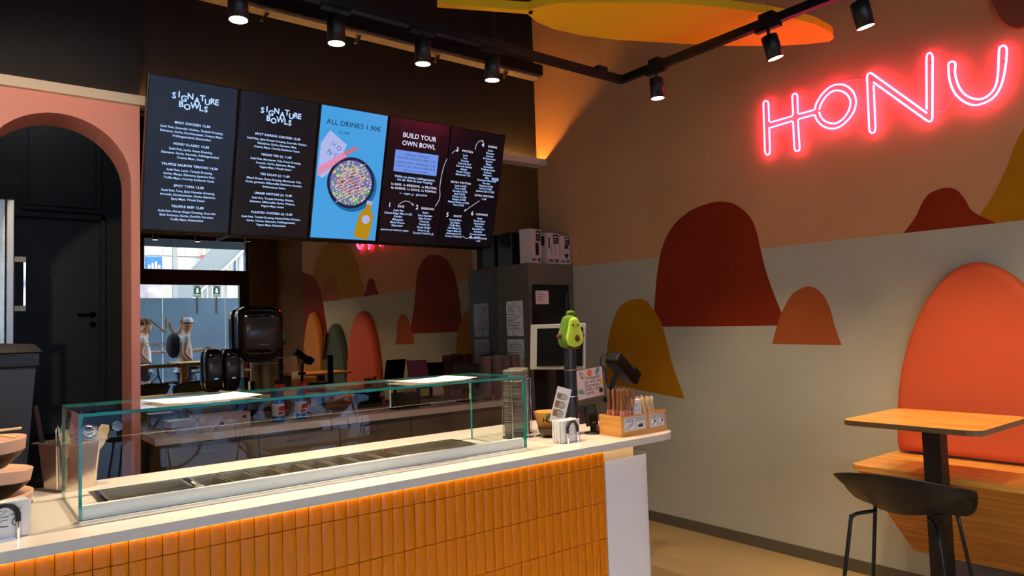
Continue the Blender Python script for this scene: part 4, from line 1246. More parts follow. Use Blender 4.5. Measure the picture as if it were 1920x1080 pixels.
# bamboo cutlery box
bx = thing('bamboo_box', 'bamboo caddy with four picture labels at the rounded counter end', 'cutlery caddy', (3.195, 2.95, Z9), .0)
bw, bd, bh = .197, .088, .118
part('side', MB().box(-bw, bw, -bd, -bd+.009, 0, bh, .001), M_bamboo, bx)
part('side', MB().box(-bw, bw, bd-.009, bd, 0, bh, .001), M_bamboo, bx)
part('side', MB().box(-bw, -bw+.009, -bd+.009, bd-.009, 0, bh, .001), M_bamboo, bx)
part('side', MB().box(bw-.009, bw, -bd+.009, bd-.009, 0, bh, .001), M_bamboo, bx)
part('bottom', MB().box(-bw+.009, bw-.009, -bd+.009, bd-.009, .002, .008), M_bamboo, bx)
for dx in (-.07, .02, .11):
    part('divider', MB().box(dx, dx+.005, -bd+.009, bd-.009, .008, bh-.01), M_bamboo, bx)
for (xa, xb) in ((-.180, .012), (.040, .180)):
    sl = part('label_sleeve', MB().box(xa, xb, -bd-.002, -bd, .028, .110), mat('clear_sleeve', (214, 190, 164), .3), bx)
cards = [(-.172, -.084, 'CHOPSTIX', 'ST\u00c4BCHEN', 0), (-.080, .006, 'NAPKINS', 'SERVIETTEN', 1), (.047, .107, 'FORK', 'GABEL', 2), (.113, .174, 'SPOON', 'L\u00d6FFEL', 3)]
for (xa, xb, t1, t2, art) in cards:
    cd = part('label_card', MB().box(xa, xb, -bd-.0035, -bd-.002, .033, .104), M_paperw, bx)
    cxm = (xa+xb)/2
    for tx, zz in ((t1, .094), (t2, .082)):
        me = text_mesh('lettering', tx, .0145, M_ink, .01, width=(xb-xa)*.8)
        put('lettering', me, cd, frame_m((cxm, -bd-.0038, zz), (1, 0, 0), (0, 0, 1)), False)
    a = MB()
    yy = -bd-.004
    if art == 0: a.tube([(cxm-.03, yy, .040), (cxm-.02, yy, .052), (cxm+.022, yy, .072), (cxm+.028, yy, .066), (cxm-.014, yy, .042)], .0016, 4, True)
    elif art == 1: a.box(cxm-.022, cxm+.02, yy, yy+.0006, .044, .060).box(cxm-.012, cxm+.026, yy, yy+.0006, .062, .066)
    else: a.tube([(cxm-.014, yy, .04), (cxm+.006, yy, .06)], .0016, 4).sphere((cxm+.011, yy, .066), .008, 8, 6, (.8, .1, 1.1))
    part('drawn_symbol', a, M_ink, cd)
    a = MB().tube([(xa+.003, yy, .036), (xb-.003, yy, .036), (xb-.003, yy, .101), (xa+.003, yy, .101)], .0006, 4, True)
    part('drawn_border', a, M_ink, cd)
# chopsticks
cs = thing('chopstick_pair', 'pair of wooden chopsticks in a pink paper sleeve, in the bamboo caddy', 'chopsticks', (3.03, 2.95, Z9+.01), 0, 'sleeved chopsticks in the bamboo caddy')
part('chopstick', MB().box(-.007, -.001, -.003, .003, .0, .255), M_stick, cs)
part('chopstick', MB().box(.001, .007, -.003, .003, .0, .255), M_stick, cs)
part('paper_sleeve', MB().box(-.010, .010, -.0042, .0042, 0, .135), M_sleeve, cs)
rg = random.Random(11)
first = True
for i in range(26):
    x = 3.022+.0135*(i % 9)+rg.uniform(-.003, .003)
    y = 2.885+.048*(i//9)+rg.uniform(-.01, .01)
    M = Matrix.Translation((x, y, Z9+.012)) @ Matrix.Rotation(rg.uniform(-.16, .10)-.04, 4, 'Y') @ Matrix.Rotation(rg.uniform(-.05, .12), 4, 'X') @ Matrix.Rotation(rg.uniform(-.5, .5), 4, 'Z')
    if first:
        cs.matrix_world = M; WM[cs] = M; first = False
    else: dup(cs, M)
s1_ = thing('printed_sleeve', 'pink chopstick sleeve with a green leaf print standing in the bamboo caddy', 'chopsticks', (3.105, 2.878, Z9+.012))
part('sleeve', MB().box(-.014, .014, -.003, .003, 0, .195), M_sleeve, s1_)
part('leaf_print', MB().sphere((0, -.0032, .14), .012, 10, 6, (.8, .05, 1.5)), mat('teal_print', (50, 130, 120), .7), s1_)
part('letter_print', MB().box(-.006, -.003, -.0036, -.003, .10, .118).box(.003, .006, -.0036, -.003, .10, .118).box(-.003, .003, -.0036, -.003, .107, .111), M_ink, s1_)
# napkins in the caddy
def logo(parent, M, s, m=M_navy, world=False):
    """the four-letter monogram: H O over N U"""
    mb = MB()
    r = .026*s
    mb.tube([(-.42*s, .55*s, 0), (-.42*s, .05*s, 0)], r, 4).tube([(-.15*s, .60*s, 0), (-.15*s, .05*s, 0)], r, 4).tube([(-.42*s, .32*s, 0), (.05*s, .32*s, 0)], r, 4)
    mb.tube([(.27*s+.2*s*math.cos(2*PI*i/16), .34*s+.2*s*math.sin(2*PI*i/16), 0) for i in range(16)], r, 4, True)
    mb.tube([(-.42*s, -.55*s, 0), (-.42*s, -.1*s, 0), (-.08*s, -.5*s, 0), (-.08*s, -.02*s, 0)], r, 4)
    mb.tube([(.1*s, -.08*s, 0), (.1*s, -.3*s, 0), (.18*s, -.45*s, 0), (.30*s, -.48*s, 0), (.42*s, -.38*s, 0), (.45*s, -.2*s, 0), (.45*s, -.03*s, 0)], r, 4)
    me = mb.mesh('monogram', m)
    me.transform(Matrix.Diagonal((1, 1, .2, 1)))
    return put('monogram', me, parent, M, world)
np_ = None
for i in range(6):
    y = 2.892+.022*i
    o = solo('paper_napkin', MB().box(-.034, .034, -.003, .003, 0, .185, .001), M_paperw if i else M_paperw,
             'front printed white napkin in the bamboo caddy beside the chopsticks' if i == 0 else 'folded white napkin behind the printed one in the bamboo caddy', 'napkin', None if i == 0 else 'napkins in the bamboo caddy',
             Matrix.Translation((3.175+.003*(i % 3), y, Z9+.012)) @ Matrix.Rotation(.06*((i % 3)-1), 4, 'Y'))
    if i == 0: logo(o, frame_m((0, -.0035, .140), (1, 0, 0), (0, 0, 1)), .045)
for i in range(9):
    M = Matrix.Translation((3.26+.013*(i % 6), 2.90+.05*(i//6)+.008*(i % 2), Z9+.012)) @ Matrix.Rotation(-.22+.05*(i % 5), 4, 'Y')
    mb = MB().box(-.004, .004, -.008, .008, 0, .175+.012*((i*7) % 3), .001).sphere((0, 0, .18), .012, 8, 6, (.35, 1.1, 1.4))
    solo('wooden_cutlery', mb, M_palew, 'pale wooden fork or spoon standing in the bamboo caddy', 'cutlery', 'wooden cutlery in the bamboo caddy', M)

# napkin holders
def napkin_holder(loc, rz, label, lab2, grp, mono=True, n=9, gap=.06):
    t = thing('napkin_holder', label, 'napkin holder', loc, rz, 'napkin holders')
    for s in (-1, 1):
        for sx in (-1, 1):
            part('post', MB().cyl((sx*.042, s*gap/2*1.15, 0), (sx*.042, s*gap/2*1.15, .058), .0075, seg=12), M_chrome, t)
        part('black_hoop', MB().tube([(.042*math.cos(PI*i/14), s*gap/2*1.15, .055+.046*math.sin(PI*i/14)+(.014 if 0 < i < 14 else 0)) for i in range(15)], .0082, 10), M_black, t)
    part('base_plate', MB().box(-.04, .04, -gap/2, gap/2, 0, .004), M_chrome, t)
    for i in range(n):
        y = -gap/2*.8+gap*.8*i/(n-1)
        M = Matrix.Translation(loc) @ Matrix.Rotation(rz, 4, 'Z') @ Matrix.Translation((.004*math.sin(i*2.3), y, .004)) @ Matrix.Rotation(.05*math.sin(i*1.7), 4, 'Y')
        o = solo('paper_napkin', MB().box(-.075, .075, -gap*.035, gap*.035, 0, .118, .0015), M_paperw, lab2[0] if i == 0 else lab2[1], 'napkin', None if i == 0 else grp, M)
        if i == 0 and mono:
            logo(o, frame_m((.018, -gap*.035-.0006, .066), (0, 0, -1), (1, 0, 0)), .06)
napkin_holder((2.70, 3.0, Z9), .12, 'black hooped napkin holder beside the bamboo caddy', ('printed front napkin in the holder beside the bamboo caddy', 'white napkin stacked in the holder beside the bamboo caddy'), 'napkins in the right holder', gap=.085)
napkin_holder((.128, 2.955, Z9), .18, 'black hooped napkin holder at the left edge below the bowls', ('printed front napkin in the holder at the left edge', 'white napkin stacked in the holder at the left edge'), 'napkins in the left holder')

# stacks of clear lids in wire racks
lid_me = MB().lathe([(0, .004), (.045, .004), (.050, .0115), (.062, .0115), (.066, .004), (.066, .001), (.060, .001), (.052, .0085), (.045, .001), (0, .001)], seg=28).mesh('lid', M_clear)
def lid_rack(x, y, n, label, lab2, grp, hh=.36):
    t = thing('lid_rack', label, 'rack', (x, y, Z9), .4)
    part('base_ring', MB().lathe([(.055, 0), (.078, 0), (.078, .005), (.055, .005)], seg=28), M_chrome, t)
    for a in (.3, 1.87, 3.44, 5.01):
        part('wire_post', MB().cyl((.074*math.cos(a), .074*math.sin(a), .004), (.074*math.cos(a), .074*math.sin(a), hh), .0028, seg=8), M_chrome, t)
    part('top_ring', MB().tube([(.074*math.cos(2*PI*i/28), .074*math.sin(2*PI*i/28), hh) for i in range(28)], .003, 6, True), M_chrome, t)
    for i in range(n):
        M = Matrix.Translation((x+.001*math.sin(i*2), y+.001*math.cos(i*3), Z9+.006+.0115*i))
        o = put('clear_cover', lid_me, None, M)
        tag(o, lab2, 'lid', grp)
lid_rack(2.60, 3.33, 34, 'wire rack holding clear lids right behind the glass guard', 'clear plastic lid in the stack nearest the glass guard', 'clear lids in the front rack', .335)
lid_rack(2.715, 3.435, 34, 'wire rack holding clear lids, the one behind the first rack', 'clear plastic lid in the stack behind the first rack', 'clear lids in the rear rack', .335)

# bowls near the pole
kb = thing('sample_bowl', 'kraft paper bowl with printed letters beside the black pole', 'bowl', (2.765, 3.235, Z9+.052))
part('paper_bowl', MB().lathe([(0, 0), (.052, 0), (.055, .003), (.078, .088), (.081, .090), (.079, .093), (.075, .089), (.052, .006), (0, .005)], seg=32), M_kraft, kb)
for i, ch in enumerate('HONU'):
    a = -PI/2-.55+.27*i-.30
    me = text_mesh('letter', ch, .045, M_ink, .004)
    r = .0715
    put('letter', me, kb, frame_m((r*math.cos(a), r*math.sin(a), .048), (-math.sin(a), math.cos(a), 0), (math.cos(a)*.27, math.sin(a)*.27, .96)), False)
part('leaf_print', MB().sphere((-.052, -.062, .070), .012, 10, 6, (1.2, .3, .9)).sphere((-.036, -.072, .076), .010, 10, 6, (1.2, .3, .7)), mat('leaf_green', (84, 140, 40), .7), kb)
cbw = MB().lathe([(0, 0), (.028, 0), (.052, .022), (.062, .052), (.064, .056), (.060, .056), (.048, .026), (.02, .008), (0, .008)], seg=28)
solo('coconut_bowl', cbw, M_coco, 'dark coconut shell bowl under the kraft bowl', 'bowl', None, Matrix.Translation((2.745, 3.20, Z9)))

# black pole with plush avocado
pole = thing('display_pole', 'thick black pole with chrome rings carrying the avocado toy', 'pole', (2.91, 3.175, Z9))
part('column', MB().cyl((0, 0, .012), (0, 0, .505), .037, seg=32), mat('pole_black', (34, 34, 38), .25, coat=.2), pole)
for z in (.222, .379):
    part('chrome_ring', MB().lathe([(.0371, z), (.0385, z+.001), (.0385, z+.005), (.0371, z+.006)], seg=32), M_chrome, pole)
part('base', MB().lathe([(0, 0), (.048, 0), (.048, .008), (.04, .012), (0, .012)], seg=32), M_blackm, pole)
M_av = mat('plush_green', (92, 128, 34), .95, bump=.5, bscale=160, var=.12, scale=40)
M_avl = mat('plush_lime', (186, 212, 62), .95, bump=.3, bscale=160)
M_avb = mat('plush_brown', (92, 46, 32), .95, bump=.3, bscale=160)
av = thing('avocado_plush', 'green plush avocado toy with a smiling face on top of the black pole', 'plush toy', (2.91, 3.172, Z9+.507), -.10)
prof = [(0, 0), (.035, .003), (.060, .022), (.070, .055), (.066, .09), (.056, .125), (.048, .16), (.038, .185), (.02, .198), (0, .20)]
ab = MB().lathe(smooth_poly(prof, 3), seg=24)
for v in ab.bm.verts:
    v.co.y *= .95
    v.co.x *= 1.05
part('body', ab, M_av, av)
fc = MB().lathe(smooth_poly([(0, .012), (.03, .016), (.050, .035), (.057, .058), (.052, .09), (.042, .125), (.036, .155), (.026, .175), (.012, .185), (0, .186)], 3), seg=24)
for v in fc.bm.verts:
    v.co.y = v.co.y*.35-.050
    v.co.x *= 1.08
part('front_face', fc, M_avl, av)
part('stone', MB().sphere((.006, -.068, .062), .019, 14, 10, (1, .45, 1.1)), M_avb, av)
for sx in (-1, 1):
    part('eye', MB().sphere((sx*.018, -.0625, .140), .0068, 10, 8, (1, .6, 1)), M_blackg, av)
    part('cheek', MB().sphere((sx*.027, -.058, .131), .0035, 8, 6, (1, .4, .7)), mat('cheek_pink', (236, 130, 110), .9), av)
    part('arm', MB().sphere((sx*.080, -.01, .075), .02, 12, 8, (1.3, .55, .7)), M_avb, av)
    part('foot', MB().sphere((sx*.028, -.035, .006), .016, 12, 8, (1.2, 1.3, .55)), M_avb, av)
part('mouth', MB().tube([(.009*math.cos(PI+PI*i/8), -.0645, .133+.005*math.sin(PI+PI*i/8)) for i in range(9)], .0018, 6), M_blackg, av)
part('stalk', MB().sphere((-.006, 0, .205), .011, 10, 8, (1.3, .8, .7)), mat('stalk_orange', (216, 120, 60), .95), av)
part('leaf', MB().sphere((.014, 0, .214), .024, 12, 8, (1.4, .7, .62)).sphere((.036, 0, .200), .014, 12, 8, (.9, .6, 1.1)), M_av, av)
part('tag', MB().box(.076, .098, -.004, -.003, .055, .075), M_paperw, av)
# folded card and tip sign
fcd = thing('menu_card', 'white card with bowl pictures leaning on the black pole', 'card', (2.735, 3.12, Z9+.09), -.35)
part('card', MB().box(-.045, .045, -.001, .001, 0, .205).xf(Matrix.Rotation(.30, 4, 'Y')), M_paperw, fcd)
part('card_pictures', MB().box(-.036, .018, -.0022, -.001, .035, .075).box(-.036, .018, -.0022, -.001, .085, .125).box(-.036, .018, -.0022, -.001, .135, .170).xf(Matrix.Rotation(.30, 4, 'Y')), mat('card_brown', (150, 110, 76), .7, var=.4, scale=60), fcd)
part('card_photo', MB().box(-.010, .030, -.003, -.0022, .04, .068).box(-.010, .030, -.003, -.0022, .09, .118).box(-.010, .030, -.003, -.0022, .14, .165).xf(Matrix.Rotation(.30, 4, 'Y')), mat('card_grey', (176, 172, 160), .7, var=.3, scale=90), fcd)
tsM = frame_m((3.036, 3.14, 1.194), (.97, -.12, .10), (-.10, -.05, 1))
ts = thing('tip_sign', 'pink tip sign with painted leaves and fruit beside the black pole', 'sign', (0, 0, 0), 0, None, tsM)
part('board', MB().box(-.097, .097, -.088, .088, -.003, 0), mat('pink_card', (238, 200, 190), .7), ts)
for i, ln in enumerate(('Trinkgeld', 'ist wie ein', 'Espresso,', 'klein, aber', 'stark.')):
    me = text_mesh('lettering', ln, .030, M_ink, .004, 'LEFT')
    put('lettering', me, ts, Matrix.Translation((-.040, .032-.0225*i, .0006)), False)
part('mango_print', MB().sphere((0, .062, .0005), .021, 12, 8, (.85, 1.1, .04)), mat('mango_orange', (236, 110, 40), .7), ts)
part('banana_print', MB().tube(smooth_poly([(.090, .015, .0005), (.085, -.010, .0005), (.068, -.025, .0005)], 4), [.004, .006, .008, .009, .009, .009, .007, .005, .003][:9], 6), mat('banana_yellow', (236, 176, 40), .7), ts)
lf = MB()
for (cx, cy, a0) in ((-.075, .05, .3), (.072, .06, 2.6), (-.078, -.055, 1.2)):
    for k in range(7):
        a = a0+(k-3)*.38
        lf.prism([(cx, cy), (cx+.022*math.cos(a-.14), cy+.022*math.sin(a-.14)), (cx+.038*math.cos(a), cy+.038*math.sin(a)), (cx+.022*math.cos(a+.14), cy+.022*math.sin(a+.14))], 'z', .0003, .0009)
part('leaf_print', lf, mat('print_teal', (70, 128, 116), .7), ts)
part('avocado_print', MB().sphere((-.058, .045, .0012), .015, 10, 6, (.9, 1.2, .04), 0), mat('print_avocado', (222, 196, 110), .7), ts)
part('avocado_stone_print', MB().sphere((-.058, .041, .002), .007, 10, 6, (1, 1, .05), 0), M_avb, ts)
part('coconut_print', MB().sphere((.078, -.055, .001), .016, 10, 6, (1, 1, .04), 0), M_coco, ts)
part('clip_arm', MB().tube([(-.06, -.02, -.006), (-.10, -.03, -.02), (-.125, -.03, -.03)], .005), M_blackm, ts)
# card terminal on an arm
ctm = thing('card_terminal', 'black card terminal tilted on a swivel arm before the ochre hill', 'card terminal', (3.185, 3.125, Z9))
part('base', MB().lathe([(0, 0), (.06, 0), (.06, .01), (.02, .016), (0, .016)], seg=24), M_blackm, ctm)
part('arm', MB().cyl((0, 0, .016), (0, 0, .17), .016, seg=14).cyl((0, 0, .17), (0, 0, .20), .045, seg=20).tube([(0, 0, .20), (.01, -.01, .26), (.02, -.02, .31), (.05, -.06, .37)], .017, 10), M_black, ctm)
TR = Matrix.Translation((.04, -.075, .385)) @ Matrix.Rotation(.12, 4, 'Z') @ Matrix.Rotation(math.radians(40), 4, 'Y')
part('terminal_body', MB().box(-.115, .115, -.052, .052, -.050, .030, .018, 3).xf(TR), mat('terminal_black', (10, 10, 11), .5, spec=.2), ctm)
part('keypad_block', MB().box(.055, .140, -.048, .048, -.035, .048, .010, 2).xf(TR), MATS['terminal_black'], ctm)
part('screen', MB().box(-.105, .045, -.038, .038, .029, .032, .002).xf(TR), mat('terminal_screen', (30, 26, 26), .35), ctm)
part('keys', MB().box(.115, .130, -.03, -.012, .047, .051).xf(TR), mat('key_red', (210, 50, 40), .4), ctm)
part('keys', MB().box(.115, .130, -.009, .009, .047, .051).xf(TR), mat('key_yellow', (236, 190, 40), .4), ctm)
part('keys', MB().box(.115, .130, .012, .03, .047, .051).xf(TR), mat('key_green', (60, 180, 70), .4), ctm)
part('cable', MB().tube(smooth_poly([(.04, .0, .44), (.0, .01, .46), (-.06, .0, .45), (-.07, 0, .40), (-.035, 0, .37), (-.02, 0, .30), (0, 0, .20)], 5), .004, 6), M_black, ctm)
# small reader on a foot
sr = thing('payment_reader', 'small black payment reader on a foot between pole and bamboo caddy', 'payment reader', (3.01, 3.10, Z9), .15)
part('foot', MB().lathe([(0, 0), (.055, 0), (.055, .006), (.02, .012), (0, .012)], seg=24).box(-.02, .02, -.008, .008, .01, .05), M_blackm, sr)
part('body', MB().box(-.05, .05, -.010, .012, .045, .168, .006).xf(Matrix.Rotation(-.12, 4, 'X')), M_black, sr)
part('screen', MB().box(-.043, .043, -.0125, -.010, .095, .158).xf(Matrix.Rotation(-.12, 4, 'X')), mat('reader_screen', (16, 22, 22), .05, coat=.4), sr)
me = text_mesh('lettering', 'sumup', .012, M_paperw, .01)
put('lettering', me, sr, frame_m((0, -.0065, .066), (1, 0, 0), (0, .12, 1)), False)
# POS monitor
pm = thing('pos_monitor', 'white framed till monitor turned away behind the avocado toy', 'monitor', (3.26, 3.72, Z9), 0)
TM = Matrix.Translation((-.02, -.06, .505)) @ Matrix.Rotation(-1.10, 4, 'Z') @ Matrix.Rotation(-.12, 4, 'X')
part('white_frame', MB().box(-.20, .20, -.004, .022, -.155, .155, .006).xf(TM), mat('till_white', (150, 147, 141), .4), pm)
part('black_back', MB().box(-.145, .19, -.014, -.003, -.135, .125, .003).xf(TM), mat('till_black', (8, 8, 9), .12), pm)
part('rear_shell', MB().box(-.19, .19, .022, .03, -.145, .145, .004).xf(TM), M_black, pm)
part('stand', MB().box(-.10, .10, -.08, .08, 0, .012, .003).box(-.03, .03, .02, .04, .012, .40), M_blackm, pm)
dw = thing('cash_drawer', 'black till drawer under the white framed monitor', 'till', (3.20, 3.66, Z9))
part('drawer_box', MB().box(-.2, .13, -.02, .14, .0, .10, .003).xf(Matrix.Translation((0, 0, 0))), M_blackm, dw)
dw.matrix_world = Matrix.Translation((3.24, 3.46, Z9)); WM[dw] = dw.matrix_world.copy()
part('red_bottle_print', MB().box(-.16, -.02, -.0215, -.02, .02, .07), mat('dark_red_print', (110, 30, 26), .5), dw)
solo('receipt_pad', MB().box(3.10, 3.20, 3.13, 3.21, Z9, Z9+.03, .002), mat('pink_pad', (216, 130, 124), .6), 'pinkish pad behind the payment reader', 'notepad')

# ------------------------------------------------------------------ left end of the counter
def clay_bowl(z, dx, dy, tilt, tdir, label, r=.150):
    mb = MB()
    t = thing('clay_bowl', label, 'bowl', (.082+dx, 3.20+dy, z), 0, 'stacked bowls at the left edge',
              Matrix.Rotation(tilt, 4, (math.cos(tdir), math.sin(tdir), 0)))
    part('outside', MB().lathe([(0, 0), (.06, 0), (.085, .008), (r*.85, .045), (r*.965, .066), (r*.985, .066)], seg=40), M_bowlout, t)
    part('inside_glaze', MB().lathe([(r*.965, .0655), (r, .105), (r*1.005, .110), (r*.985, .112), (r*.93, .07), (.085, .018), (0, .014)], seg=40), M_bowlin, t)
    return t
clay_bowl(.901, .005, .0, .02, .2, 'lowest of the black and pink bowls stacked at the left edge')
clay_bowl(.992, -.004, .0, .09, 1.9, 'middle black and pink bowl of the stack at the left edge')
clay_bowl(1.092, -.012, .0, -.04, 1.6, 'topmost black and pink bowl of the stack at the left edge')
bk = thing('steel_bucket', 'rectangular steel container full of utensils behind the bowl stack', 'container', (.412, 3.735, Z9), .45)
bkm = MB()
w0, d0, w1, d1, hb = .072, .082, .088, .100, .205
bkm.hexa([(-w0, -d0, 0), (w0, -d0, 0), (w0, d0, 0), (-w0, d0, 0), (-w1, -d1, hb), (w1, -d1, hb), (w1, d1, hb), (-w1, d1, hb)])
bkm.bm.faces.ensure_lookup_table()
bmesh.ops.delete(bkm.bm, geom=[f for f in bkm.bm.faces if f.calc_center_median().z > hb-.001], context='FACES_ONLY')
ed = [e for e in bkm.bm.edges if abs(e.verts[0].co.z-e.verts[1].co.z) > .1]
bmesh.ops.bevel(bkm.bm, geom=ed, offset=.02, segments=4, affect='EDGES', profile=.5)
bo = part('pan_body', bkm, mat('warm_steel', (206, 190, 168), .22, metal=1.0, var=.05, scale=5), bk)
md = bo.modifiers.new('thickness', 'SOLIDIFY'); md.thickness = .0016
part('rolled_rim', MB().box(-w1-.012, w1+.012, -d1-.012, -d1+.002, hb-.003, hb+.003, .001).box(-w1-.012, w1+.012, d1-.002, d1+.012, hb-.003, hb+.003, .001).box(-w1-.012, -w1+.002, -d1, d1, hb-.003, hb+.003, .001).box(w1-.002, w1+.012, -d1, d1, hb-.003, hb+.003, .001), M_steel, bk)
def utensil(name, mb, m, label, loc, rx, ry, rz):
    M = WM[bk] @ Matrix.Translation(loc) @ Matrix.Rotation(rz, 4, 'Z') @ Matrix.Rotation(ry, 4, 'Y') @ Matrix.Rotation(rx, 4, 'X')
    return solo(name, mb, m, label, 'utensil', 'utensils in the steel container', M)
def scoop(): return MB().cyl((0, 0, 0), (0, 0, .21), .006, seg=8).sphere((0, -.01, .235), .034, 16, 10, (1, .7, 1))
def spat(): return MB().box(-.007, .007, -.003, .003, 0, .15).prism([(-.012, .15), (.012, .15), (.022, .19), (.022, .25), (.014, .268), (-.014, .268), (-.022, .25), (-.022, .19)], 'y', -.004, .004)
utensil('serving_scoop', scoop(), M_chrome, 'shiny round steel scoop in the utensil container', (.0, -.03, .015), .15, .15, 0)
utensil('serving_scoop', scoop(), M_chrome, 'second steel scoop leaning to the right in the utensil container', (.03, .04, .015), -.2, .22, .5)
utensil('spatula', spat(), M_palew, 'pale spatula leaning left in the utensil container', (-.02, -.06, .012), .10, -.35, .3)
utensil('spatula', spat(), M_palew, 'pale spatula leaning right against the glass', (.03, -.05, .012), .1, .30, -.3)
utensil('spatula', MB().box(-.01, .01, -.003, .003, 0, .36, .002), M_black, 'long black utensil handle sticking out of the container', (-.05, .06, .012), -.18, -.06, .1)
wh = MB().cyl((0, 0, 0), (0, 0, .13), .006, seg=8)
for k in range(5):
    a = PI*k/5
    wh.tube([(math.cos(a)*.028*math.sin(PI*i/12)*(1 if True else 0), math.sin(a)*.028*math.sin(PI*i/12), .13+.16*(1-math.cos(PI*i/12))/2) for i in range(13)], .0012, 5)
    wh.tube([(-math.cos(a)*.028*math.sin(PI*i/12), -math.sin(a)*.028*math.sin(PI*i/12), .13+.16*(1-math.cos(PI*i/12))/2) for i in range(13)], .0012, 5)
utensil('wire_whisk', wh, M_chrome, 'wire whisk among the utensils', (-.01, .0, .015), -.05, .02, 0)
utensil('loop_tool', MB().tube([(-.008, 0, 0), (-.009, 0, .30), (-.005, 0, .318), (.005, 0, .318), (.009, 0, .30), (.008, 0, 0)], .002, 6), M_chrome, 'steel wire loop standing tall in the container', (.0, .02, .015), -.02, .22, 0)
utensil('steel_tongs', MB().tube([(-.012, 0, .0), (-.010, 0, .26), (0, 0, .275), (.010, 0, .26), (.012, 0, 0)], .004, 6), M_chrome, 'steel tongs at the left in the container', (-.065, -.03, .012), .05, -.12, .4)
for i, (dx, dz, a) in enumerate(((.0, .0, .5), (.015, .008, -.3))):
    solo('pale_ladle', MB().box(-.07, .07, -.010, .010, 0, .008, .003), M_palew, 'pale wooden paddle lying on the top bowl' if i == 0 else 'second pale paddle lying across the bowls', 'utensil', None, Matrix.Translation((.15+dx-.03, 3.20+.06*i, 1.215+dz)) @ Matrix.Rotation(a, 4, 'Z') @ Matrix.Rotation(.28*(1 if i == 0 else -.2), 4, 'Y'))

scale_about_camera(mark)

# ================================================================== PASSAGE: FRIDGE AND BIN
fg = thing('steel_fridge', 'tall stainless fridge with bar handle in the dark passage', 'fridge', (-.1, 6.2, .65))
fX = .325
part('body', MB().box(-.45, fX-.05, 5.95, 6.55, .66, 2.53, .004), M_steel, fg, True)
part('door', MB().box(fX-.047, fX, 5.93, 6.55, .68, 2.53, .006), mat('fridge_door_steel', (170, 172, 176), .35, metal=.7), fg, True)
hd = part('handle', MB().box(fX+.05, fX+.07, 5.955, 5.985, 1.78, 2.12, .004), M_chrome, fg, True)
for zz in (2.10, 1.76):
    part('handle_mount', MB().box(fX, fX+.07, 5.95, 5.99, zz, zz+.04, .003), M_steel_d, fg, True)
pl = thing('passage_fill_lamp', 'added unseen ceiling lamp brightening the dark passage above the fridge', 'lamp', (.5, 6.9, 4.44))  # fixture out of view, added to lift the black passage
part('rose', MB().cyl((0, 0, .03), (0, 0, .06), .09, seg=24), M_white, pl)
part('diffuser', MB().cyl((0, 0, 0), (0, 0, .03), .08, seg=24), M_lamp, pl)
pld = bpy.data.lights.new('passage_fill_light', 'POINT'); pld.energy = 14; pld.color = (.86, .92, 1.0); pld.shadow_soft_size = .08  # added fill for the passage walls and door
plo = bpy.data.objects.new('passage_fill_light', pld); COL.objects.link(plo); plo.parent = pl; plo.location = (0, 0, -.1)
bn = thing('waste_bin', 'dark grey waste bin with a black lid and liner in the passage', 'bin', (.20, 5.62, .65))
part('body', MB().hexa([(-.16, -.17, 0), (.16, -.17, 0), (.16, .17, 0), (-.16, .17, 0), (-.215, -.22, .80), (.215, -.22, .80), (.215, .22, .80), (-.215, .22, .80)]), M_greybin, bn)
part('liner', MB().box(-.235, .235, -.24, .24, .74, .835, .012), mat('bin_liner', (14, 14, 16), .3, bump=.6, bscale=25), bn)
part('lid', MB().hexa([(-.245, -.25, .835), (.245, -.25, .835), (.245, .25, .835), (-.245, .25, .835), (-.23, -.235, .91), (.20, -.235, .885), (.20, .235, .885), (-.23, .235, .91)]), M_black, bn)

# ================================================================== STREET (seen in the mirror through the shop window)
M_pave = mat('grey_paving', (150, 150, 150), .8, var=.1, scale=3)
struct('ground_street', MB().box(-25, 40, -40, YF-.2, -.1, .12), M_pave)
sf = MB().box(-6, 4.3, -3.35, YF-.2, 3.13, 3.62)
struct('canopy_soffit', sf, mat('soffit_blue_grey', (58, 64, 74), .6))
struct('wall_exterior', MB().box(XW+.2, 9, YF-.4, YF-.2, 0, 6).box(-12, XL-.2, YF-.4, YF-.2, 0, 6).box(-12, 9, YF-.4, YF-.2, 3.62, 9).box(-12, 9, YF-.2, 9.2, ZC+.15, ZC+.3), M_cream)
hw = thing('site_hoarding', 'blue-grey hoarding across the street, seen in the mirror', 'hoarding', (4, -7.8, .12))
for i in range(14):
    x = -6+i*1.4
    part('panel', MB().box(x+.01, x+1.39, -7.82, -7.78, .12, 2.46), mat('hoarding_blue', (84, 112, 134), .6, var=.14, scale=1.2), hw, True)
def safety_sign(x, label):
    t = thing('safety_sign', label, 'sign', (x, -7.76, 2.48), 0, 'green signs above the hoarding')
    part('plate', MB().box(-.08, .08, -.004, .004, 0, .27), mat('sign_green', (18, 84, 68), .5), t)
    part('pictogram', MB().cyl((0, .004, .19), (0, .006, .19), .026, seg=12).box(-.03, .03, .004, .006, .10, .165).prism([(-.07, .25), (-.04, .25), (-.07, .22)], 'y', .004, .006).prism([(.07, .25), (.04, .25), (.07, .22)], 'y', .004, .006).box(-.07, .07, .004, .006, .02, .035).box(-.07, .07, .004, .006, .055, .07), M_paperw, t)
    part('stake', MB().box(-.015, .015, -.012, -.004, -.4, .27), M_steel_d, t)
safety_sign(4.55, 'left green assembly point sign above the hoarding, seen in the mirror')
safety_sign(4.99, 'right green assembly point sign above the hoarding, seen in the mirror')
YB = -11.8
ob = thing('opposite_building', 'pale building with outdoor stairs across the street, seen in the mirror', 'building', (5, YB, 0))
part('facade', MB().box(-20, 30, YB-6, YB-1.2, 0, 12), mat('facade_pale', (206, 210, 206), .8, var=.05, scale=.6), ob, True)
